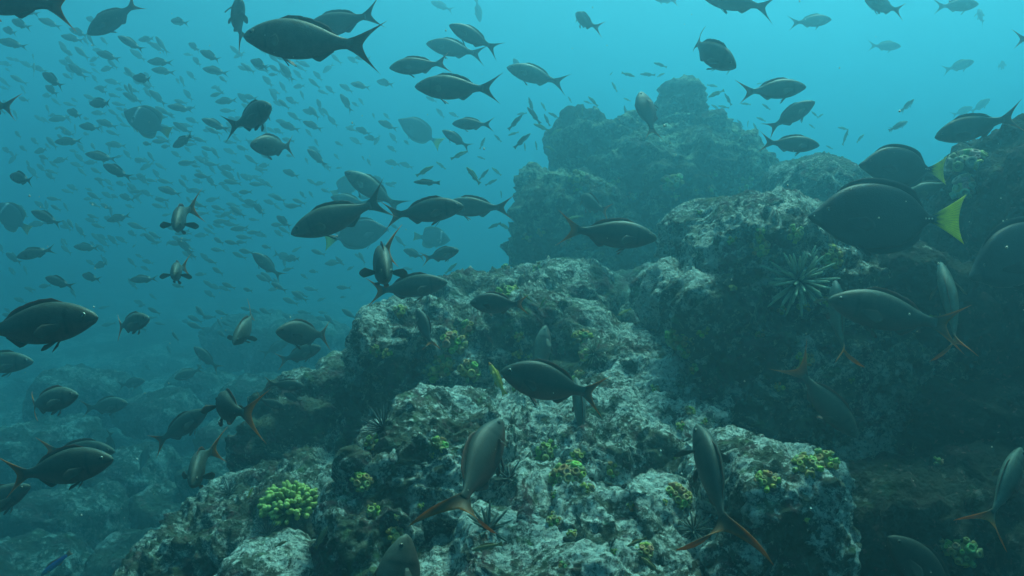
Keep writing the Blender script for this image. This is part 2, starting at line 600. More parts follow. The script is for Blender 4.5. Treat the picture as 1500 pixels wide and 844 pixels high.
boulder('rock_pinnacle', [
    (955, 275, 5.8, 110, 75, .8, .08), (835, 335, 5.35, 68, 70, .55, .1), (880, 300, 5.4, 50, 42, .4, .05), (1050, 292, 5.8, 60, 74, .7, .1), (862, 215, 5.9, 48, 42, .5, .05),
    (846, 185, 5.9, 22, 20, .2, .05), (985, 345, 5.1, 38, 92, .33, .35, 0), (985, 268, 5.15, 36, 24, .25, .05), (995, 148, 6.0, 25, 27, .22, .1), (990, 178, 6.0, 30, 25, .3, .1),
    (930, 390, 5.5, 165, 60, .8, .1), (1005, 212, 6.0, 58, 40, .4, .05), (1090, 312, 5.7, 28, 44, .4, .05), (940, 500, 5.6, 190, 100, .8), (918, 205, 6.0, 38, 32, .4, .05),
    (800, 290, 5.7, 36, 40, .4, .05), (1050, 222, 6.0, 34, 30, .35, .05), (790, 370, 5.2, 34, 40, .3, .05), (1075, 360, 5.5, 46, 46, .4, .05), (900, 345, 5.2, 34, 36, .3, .05)],
    0.015, 'tall hazy rock pinnacle with a knob on top', M_ROCK_FAR, seed=13, cat='rock', freq=.62, amp=1.05)
boulder('boulder', [(1200, 296, 4.3, 62, 58, .45, .1), (1240, 300, 4.4, 40, 56, .4, .1), (1190, 390, 4.3, 90, 70, .5)],
    0.011, 'rounded hazy boulder between the pinnacle and the surgeonfish', M_ROCK, seed=14, amp=.6)
boulder('rock_saddle', [(1330, 375, 3.9, 110, 55, .5, .3), (1300, 440, 3.7, 140, 60, .5)],
    0.016, 'hazy rock behind the tail of the nearer surgeonfish', M_ROCK_FAR, seed=15, cat='rock')
for k, (px, py, d, r) in enumerate([
        (120, 560, 8.5, 60), (230, 590, 7.8, 48), (60, 640, 7.0, 70), (300, 560, 8.8, 45), (180, 680, 6.4, 60), (90, 740, 5.7, 70),
        (250, 740, 5.4, 50), (350, 640, 6.2, 50), (40, 820, 5.0, 80), (200, 810, 4.9, 60), (390, 570, 7.5, 50), (310, 690, 5.6, 38),
        (440, 490, 9.5, 70), (370, 480, 11, 60)]):
    boulder('sea_floor_boulder', [(px, py + r * .35, d, r, r * .55, r * d / FPX, .3), (px + r * .5, py + r * .5, d + .2, r * .6, r * .5, r * d / FPX, .3)],
            0.03, 'dim boulder blurred by haze on the deeper sea floor at lower left', M_BED, seed=20 + k, group='boulders on the deeper sea floor', freq=.8, amp=.9)


def hit(px, py):
    o, d = CAM, ray_dir(px, py)
    best = None
    for t, ob in ROCK_TREES:
        h = t.ray_cast(o, d)
        if h[0] is not None and (best is None or h[3] < best[2]):
            best = (h[0], h[1], h[3])
    return best


# ------------------------------------------------------------------ fish
class Spine:
    def __init__(s, bend, t0=0.25):
        s.ts = np.linspace(0, 1.25, 126)
        th = bend * np.clip((s.ts - t0) / (1 - t0), 0, None) ** 1.4
        dt = s.ts[1] - s.ts[0]
        s.x = 0.5 - np.concatenate([[0], np.cumsum(np.cos(th)[:-1] * dt)])
        s.y = np.concatenate([[0], np.cumsum(np.sin(th)[:-1] * dt)])
        s.th = th
        s.y = s.y - s.y[100] * 0.4

    def pt(s, t, lat, z):
        x = np.interp(t, s.ts, s.x)
        y = np.interp(t, s.ts, s.y)
        a = np.interp(t, s.ts, s.th)
        return (x + math.sin(a) * lat, y + math.cos(a) * lat, z)


def prof(tab, t):
    a = np.array(tab)
    # smooth interpolation: cubic hermite through the stations
    xs_, ys_ = a[:, 0], a[:, 1]
    m = np.gradient(ys_, xs_)
    i = np.clip(np.searchsorted(xs_, t) - 1, 0, len(xs_) - 2)
    h = xs_[i + 1] - xs_[i]
    u = (t - xs_[i]) / h
    return (2 * u**3 - 3 * u**2 + 1) * ys_[i] + (u**3 - 2 * u**2 + u) * h * m[i] + (-2 * u**3 + 3 * u**2) * ys_[i + 1] + (u**3 - u**2) * h * m[i + 1]


SPEC = {
    'creole': dict(
        top=[(0, 0), (.02, .030), (.06, .060), (.12, .094), (.2, .124), (.3, .142), (.4, .139), (.5, .118), (.58, .092), (.65, .064), (.71, .044), (.76, .037), (.80, .040)],
        bot=[(0, 0), (.02, .026), (.06, .050), (.12, .080), (.2, .110), (.3, .130), (.4, .134), (.5, .122), (.58, .098), (.65, .066), (.71, .043), (.76, .037), (.80, .040)],
        wid=[(0, 0), (.02, .018), (.06, .035), (.12, .053), (.2, .068), (.3, .074), (.4, .072), (.5, .060), (.6, .042), (.7, .024), (.76, .014), (.80, .006)]),
    'surgeon': dict(
        top=[(0, 0), (.02, .022), (.06, .052), (.12, .105), (.2, .165), (.3, .205), (.4, .215), (.5, .205), (.6, .175), (.68, .125), (.74, .06), (.78, .026), (.82, .026)],
        bot=[(0, 0), (.02, .026), (.06, .05), (.12, .09), (.2, .142), (.3, .18), (.4, .195), (.5, .19), (.6, .165), (.68, .12), (.74, .058), (.78, .026), (.82, .026)],
        wid=[(0, 0), (.02, .016), (.06, .03), (.12, .044), (.2, .056), (.3, .062), (.4, .06), (.5, .052), (.6, .04), (.7, .024), (.77, .014), (.82, .006)]),
    'angel': dict(
        top=[(0, 0), (.03, .04), (.08, .10), (.15, .17), (.25, .225), (.35, .245), (.45, .245), (.55, .225), (.65, .175), (.72, .11), (.77, .055), (.81, .05)],
        bot=[(0, 0), (.03, .035), (.08, .08), (.15, .14), (.25, .19), (.35, .215), (.45, .22), (.55, .21), (.65, .165), (.72, .1), (.77, .055), (.81, .05)],
        wid=[(0, 0), (.03, .02), (.08, .04), (.15, .055), (.25, .065), (.35, .066), (.5, .055), (.65, .034), (.75, .016), (.81, .006)]),
    'chromis': dict(
        top=[(0, 0), (.03, .035), (.1, .085), (.2, .125), (.3, .145), (.42, .14), (.55, .105), (.65, .065), (.73, .042), (.80, .038)],
        bot=[(0, 0), (.03, .03), (.1, .07), (.2, .11), (.3, .13), (.42, .13), (.55, .1), (.65, .062), (.73, .042), (.80, .038)],
        wid=[(0, 0), (.03, .022), (.1, .048), (.2, .064), (.3, .068), (.42, .062), (.55, .046), (.65, .03), (.74, .016), (.80, .006)]),
    'wrasse': dict(
        top=[(0, 0), (.03, .022), (.1, .052), (.2, .076), (.35, .088), (.5, .084), (.65, .066), (.77, .046), (.86, .042)],
        bot=[(0, 0), (.03, .02), (.1, .048), (.2, .07), (.35, .082), (.5, .08), (.65, .064), (.77, .044), (.86, .042)],
        wid=[(0, 0), (.03, .016), (.1, .036), (.2, .05), (.35, .056), (.5, .05), (.65, .036), (.77, .02), (.86, .008)]),
}


def body_geo(sp, spine, deep, nr, ns, pig):
    S = SPEC[sp]
    tmax = S['top'][-1][0]
    ts = tmax * (1 - np.cos(np.linspace(0.12, math.pi / 2 * 1.0, nr))) ** 0.9
    ts = np.concatenate([[0.004], np.linspace(0.012, 0.10, max(4, nr // 5)), np.linspace(0.115, tmax, nr)])
    V, C, F = [], [], []
    V.append(spine.pt(0, 0, 0)); C.append(pig(0, 0, 0))
    for t in ts:
        zt, zb, wd = float(prof(S['top'], t)) * deep, float(prof(S['bot'], t)) * deep, float(prof(S['wid'], t))
        # gill cover step
        wd *= 1 + 0.05 * (math.exp(-((t - .188) / .010) ** 2) - 1.3 * math.exp(-((t - .210) / .010) ** 2))
        for j in range(ns):
            a = 2 * math.pi * j / ns
            cz, cx = math.sin(a), math.cos(a)
            lat = wd * (abs(cx) ** 0.85) * (1 if cx >= 0 else -1)
            zz = zt * cz if cz > 0 else zb * cz
            if t < 0.075 and -0.42 < cz < -0.18:
                lat *= 0.80                      # mouth slit
            V.append(spine.pt(t, lat, zz))
            C.append(pig(t, cz, cx))
    n = len(ts)
    for j in range(ns):
        F.append((0, 1 + (j + 1) % ns, 1 + j))
    for i in range(n - 1):
        for j in range(ns):
            a, b = 1 + i * ns + j, 1 + i * ns + (j + 1) % ns
            F.append((a, b, b + ns, a + ns))
    F.append(tuple(1 + (n - 1) * ns + j for j in range(ns)))
    return V, F, C


def slab(grid, cols, thick, normals):
    """closed thin sheet from an n x m grid of points"""
    n, m = len(grid), len(grid[0])
    V, C, F = [], [], []
    for s in (1, -1):
        for i in range(n):
            for j in range(m):
                th = thick * (1 - 0.75 * j / (m - 1)) * 0.5 * s
                g, nn = grid[i][j], normals[i][j]
                V.append((g[0] + nn[0] * th, g[1] + nn[1] * th, g[2] + nn[2] * th))
                C.append(cols[i][j])
    o = n * m
    for i in range(n - 1):
        for j in range(m - 1):
            a = i * m + j
            F.append((a, a + 1, a + m + 1, a + m))
            F.append((o + a, o + a + m, o + a + m + 1, o + a + 1))
    rim = [i * m for i in range(n)] + [(n - 1) * m + j for j in range(1, m)] + [i * m + m - 1 for i in range(n - 2, -1, -1)] + [j for j in range(m - 2, 0, -1)]
    for k in range(len(rim)):
        a, b = rim[k], rim[(k + 1) % len(rim)]
        F.append((a, b, o + b, o + a))
    return V, F, C


def median_fin(spine, rows, colf, thick=0.008, lat=None):
    """rows[i] = list of (t, z); in the body's middle plane"""
    g, nn, cc = [], [], []
    for i, r_ in enumerate(rows):
        gr, nr_, cr = [], [], []
        for j, (t, z_) in enumerate(r_):
            a = np.interp(t, spine.ts, spine.th)
            la = lat(t, z_) if lat else 0
            gr.append(spine.pt(t, la, z_))
            nr_.append((math.sin(a), math.cos(a), 0))
            cr.append(colf(i / (len(rows) - 1), j / (len(r_) - 1)))
        g.append(gr); nn.append(nr_); cc.append(cr)
    return slab(g, cc, thick, nn)


def lerp(a, b, t):
    return tuple(x + (y - x) * t for x, y in zip(a, b))


def tail_rows(sp, spread, n=33, m=7, tlen=1.0):
    rows = []
    for i in range(n):
        s = -1 + 2 * i / (n - 1)
        a = abs(s)
        sg = 1 if s >= 0 else -1
        if sp == 'creole':
            r0, te, zr, ze = .765, .868 + .150 * a ** 1.55, .037, .185 * spread * a ** 1.05
        elif sp == 'chromis':
            r0, te, zr, ze = .77, .85 + .15 * a ** 1.6, .036, .15 * spread * a ** 1.15
        elif sp == 'surgeon':
            r0, te, zr, ze = .79, .965 + .04 * a ** 2.0, .026, .155 * spread * a
        elif sp == 'angel':
            r0, te, zr, ze = .78, .98 + .02 * a, .045, .12 * spread * a
        else:
            r0, te, zr, ze = .83, .97 + .03 * a ** 2, .04, .085 * spread * a
        te = r0 + (te - r0) * tlen
        row = []
        for j in range(m):
            u = j / (m - 1)
            t = r0 + (te - r0) * u
            pw = 1.22 if sp == 'creole' else 1.2
            z_ = zr * a + (ze - zr * a) * u ** pw * (1 if ze > zr * a else 1)
            row.append((t, sg * z_))
        rows.append(row)
    return rows


def strip_rows(sp, side, t0, t1, hf, deep, n=16, m=4, sweep=0.03):
    S = SPEC[sp]
    rows = []
    for i in range(n):
        u = i / (n - 1)
        t = t0 + (t1 - t0) * u
        zb = float(prof(S['top' if side > 0 else 'bot'], t)) * deep
        h = hf(u)
        rows.append([(t + sweep * (j / (m - 1)) * (h / 0.04), side * (zb * 0.93 + (h + zb * .07) * j / (m - 1))) for j in range(m)])
    return rows


def paddle(root, direction, up, length, width, cols, n=9, m=6, th=0.006):
    """pectoral / pelvic fin: a rounded paddle"""
    d = Vector(direction).normalized()
    u = Vector(up)
    u = (u - d * u.dot(d)).normalized()
    nn_ = d.cross(u)
    g, nn, cc = [], [], []
    for i in range(n):
        s = -1 + 2 * i / (n - 1)
        gr = []
        for j in range(m):
            v = j / (m - 1)
            wv = width * (0.22 + 0.78 * v ** 0.8)
            ln = length * v * (1 - 0.30 * s * s - 0.08 * s)
            p_ = Vector(root) + d * ln + u * (s * wv * 0.5) + nn_ * (0.10 * length * v * v)
            gr.append(tuple(p_))
        g.append(gr); nn.append([tuple(nn_)] * m); cc.append([lerp(cols[0], cols[1], j / (m - 1)) for j in range(m)])
    return slab(g, cc, th, nn)


def eye_geo(c, nrm, r):
    """ball with an iris ring and a dark pupil facing along nrm"""
    V, F, C = [], [], []
    n = Vector(nrm).normalized()
    a = n.orthogonal().normalized()
    b = n.cross(a)
    rings, seg = 7, 12
    V.append(tuple(Vector(c) + n * r)); C.append((.005, .005, .006))
    for i in range(1, rings + 1):
        th = math.pi * 0.62 * i / rings
        for j in range(seg):
            ph = 2 * math.pi * j / seg
            V.append(tuple(Vector(c) + (n * math.cos(th) + (a * math.cos(ph) + b * math.sin(ph)) * math.sin(th)) * r))
            C.append((.005, .005, .006) if i <= 3 else ((.22, .20, .13) if i <= 4 else (.05, .05, .045)))
    for j in range(seg):
        F.append((0, 1 + j, 1 + (j + 1) % seg))
    for i in range(rings - 1):
        for j in range(seg):
            p_, q_ = 1 + i * seg + j, 1 + i * seg + (j + 1) % seg
            F.append((p_, p_ + seg, q_ + seg, q_))
    F.append(tuple(1 + (rings - 1) * seg + j for j in range(seg)))
    return V, F, C


def creole_pig(tone, red):
    back = tuple(tone * v for v in (.092, .110, .088))
    side = tuple(tone * v for v in (.066, .072, .058))
    belly = lerp(tuple(tone * v for v in (.095, .065, .05)), (.18, .05, .035), red)

    def f(t, cz, cx):
        c = lerp(side, back, max(0, cz)) if cz > 0 else lerp(side, belly, min(1, -cz * 1.2))
        if t < .1:
            c = lerp(c, (.13, .115, .08), .45 * (1 - t / .1))
        if .18 < t < .21 and abs(cz) < .72:
            c = tuple(.5 * v for v in c)
        if t < .07 and -.42 < cz < -.15:
            c = tuple(.45 * v for v in c)
        return c
    return f


ORANGE = (.95, .27, .015)


def make_fish(sp, label, cat, group, tone=1.0, red=.4, bend=0.0, deep=1.0, orange=.8, pect=35, spread=1.0, name='creole_fish', hi=True, twist=0.0, tlen=1.0):
    root = link(name, None)
    tag(root, label, cat, group)
    sn = Spine(bend, .25 if abs(bend) < .5 else .42)
    nr, ns = (34, 26) if hi else (20, 16)
    S = SPEC[sp]
    if sp == 'creole':
        pig = creole_pig(tone, red)
        finc = tuple(tone * v for v in (.075, .085, .07))
        edge = lerp(finc, ORANGE, orange)

        def tailc(u, v):
            a = abs(2 * u - 1)
            k = max(ss(.5, 1.0, a) * ss(.0, .6, v), .8 * ss(.8, 1, v), (.25 + .45 * ss(.7, 1, orange)) * v)
            ray = .8 if int(round(u * 32)) % 2 else 1.0
            return tuple(ray * q for q in lerp(finc, edge, float(min(1, k))))
        dors = lambda u: .024 * min(1, u / .12) * (1 + .15 * math.sin(u * 3.1)) * (1 if u < .8 else max(.05, (1 - u) / .2)) * (1 + .07 * math.sin(u * 60))
        anal = lambda u: .040 * min(1, u / .2) * (1 - .9 * u) + .002
        dt0, dt1, at0, at1 = .24, .68, .52, .67
        finec = lerp(finc, (.30, .07, .03), orange * .7)
    elif sp == 'surgeon':
        def pig(t, cz, cx):
            c = tuple(tone * v for v in (.020, .023, .026))
            if t < .07:
                c = lerp(c, (.055, .065, .06), .6)
            return c
        finc = tuple(tone * v for v in (.026, .03, .033))
        yel = (.85, .80, .02)

        def tailc(u, v):
            ray = .72 if int(round(u * 32)) % 2 else 1.0
            return lerp((.03, .035, .02), tuple(ray * q for q in yel), float(ss(.10, .42, v + .06 * math.sin(u * 23))))
        dors = lambda u: .034 * min(1, u / .1 + .2) * (1 if u < .85 else (1 - u) / .15 * .9 + .1)
        anal = lambda u: .032 * min(1, u / .1 + .2) * (1 if u < .85 else (1 - u) / .15 * .9 + .1)
        dt0, dt1, at0, at1 = .17, .74, .36, .74
        finec = finc
    else:
        def pig(t, cz, cx):
            c = tuple(tone * v for v in (.025, .035, .05))
            if .225 < t < .265 and cz > -.55:
                c = (.75, .78, .75)
            return c
        finc = tuple(tone * v for v in (.03, .04, .055))
        tailc = lambda u, v: lerp((.2, .16, .03), (.6, .45, .05), v)
        dors = lambda u: .05 * min(1, u / .2 + .2) * (1 + .9 * u) * (1 if u < .85 else max(.1, (1 - u) / .15))
        anal = dors
        dt0, dt1, at0, at1 = .2, .75, .42, .74
        finec = (.25, .2, .06)
    V, F, C = body_geo(sp, sn, deep, nr, ns, pig)
    link('body', mesh_from('body', V, F, [M_SKIN], C), root)
    tw = R(twist) + random.uniform(-.15, .15)
    rows = tail_rows(sp, spread, tlen=tlen)
    latd = {}
    for i, row in enumerate(rows):
        for j, (t, z_) in enumerate(row):
            a_ = tw * j / (len(row) - 1)
            rows[i][j] = (t, z_ * math.cos(a_))
            latd[(t, z_ * math.cos(a_))] = z_ * math.sin(a_)
    V, F, C = median_fin(sn, rows, tailc, .010, lat=lambda t, z_: latd[(t, z_)])
    link('tail_fin', mesh_from('tail_fin', V, F, [M_FIN], C), root)
    V, F, C = median_fin(sn, strip_rows(sp, 1, dt0, dt1, dors, deep), lambda u, v: lerp(finc, finec, v ** 2), .008)
    link('dorsal_fin', mesh_from('dorsal_fin', V, F, [M_FIN], C), root)
    V, F, C = median_fin(sn, strip_rows(sp, -1, at0, at1, anal, deep, n=9), lambda u, v: lerp(finc, finec, v), .008)
    link('anal_fin', mesh_from('anal_fin', V, F, [M_FIN], C), root)
    for s in (1, -1):
        tp = .225
        wd = float(prof(S['wid'], tp))
        pa = R(pect)
        V, F, C = paddle(sn.pt(tp, s * wd * .94, -.025), (-math.cos(pa), s * math.sin(pa), -.22), (0, 0, 1), .165, .085,
                         (finc, lerp(tuple(2.2 * v for v in finc), finec, .25)))
        link('pectoral_fin', mesh_from('pectoral_fin', V, F, [M_FIN], C), root)
        zb = -float(prof(S['bot'], .30)) * deep * .93
        V, F, C = paddle(sn.pt(.30, s * .02, zb), (-.8, s * .25, -.55), (0, s, .4), .115, .05, (finc, finec))
        link('pelvic_fin', mesh_from('pelvic_fin', V, F, [M_FIN], C), root)
        te, ez = (.082, .028) if sp == 'creole' else ((.115, .045) if sp == 'surgeon' else (.09, .035))
        wd = float(prof(S['wid'], te))
        V, F, C = eye_geo(sn.pt(te, s * wd * .80, ez * deep), (.12, s, .12), .0185 if sp == 'creole' else .013)
        link('eye', mesh_from('eye', V, F, [M_EYE], C), root)
    if sp == 'surgeon':
        for k in range(3):
            for s in (1, -1):
                V, F, C = eye_geo(sn.pt(.745 + .022 * k, s * (.0195 - .004 * k), 0), (0, s, 0), .006)
                link('keel_spine', mesh_from('keel_spine', V, F, [M_EYE], [(.5, .55, .5)] * len(V)), root)
    return root


def pose(o, head, tail, psi, L_, up=(0, 1, 0), d=None):
    if isinstance(psi, tuple):                 # explicit heading; head = centre pixel, tail unused
        vz = (CAM - P(head[0], head[1], d)).normalized()       # heading relative to the line of sight
        vx = (RIGHT - vz * RIGHT.dot(vz)).normalized()
        vy = vz.cross(vx)
        h = (vx * psi[0] + vy * psi[1] + vz * psi[2]).normalized()
        u = vx * up[0] + vy * up[1] + vz * up[2]
        u = (u - h * u.dot(h)).normalized()
        M = Matrix((h, u.cross(h), u)).transposed().to_4x4()
        o.matrix_world = Matrix.Translation(P(head[0], head[1], d)) @ M @ Matrix.Scale(L_, 4)
        return d, L_
    hx, hy = head
    tx, ty = tail
    pl = math.hypot(hx - tx, hy - ty)
    ps = R(psi)
    if d is None:
        d = L_ * math.cos(ps) * FPX / pl
    else:
        L_ = pl * d / FPX / math.cos(ps)
    a = math.atan2(ty - hy, hx - tx)
    h = camvec(math.cos(a) * math.cos(ps), math.sin(a) * math.cos(ps), math.sin(ps)).normalized()
    u = camvec(*up)
    u = (u - h * u.dot(h))
    if u.length < .05:
        u = camvec(.3, .2, 1)
        u = u - h * u.dot(h)
    u.normalize()
    y_ = u.cross(h)
    c = P((hx + tx) / 2, (hy + ty) / 2, d)
    M = Matrix((h, y_, u)).transposed().to_4x4()
    o.matrix_world = Matrix.Translation(c) @ M @ Matrix.Scale(L_, 4)
    return d, L_


G_CREOLE = 'dark fork tailed fish swimming over the reef'
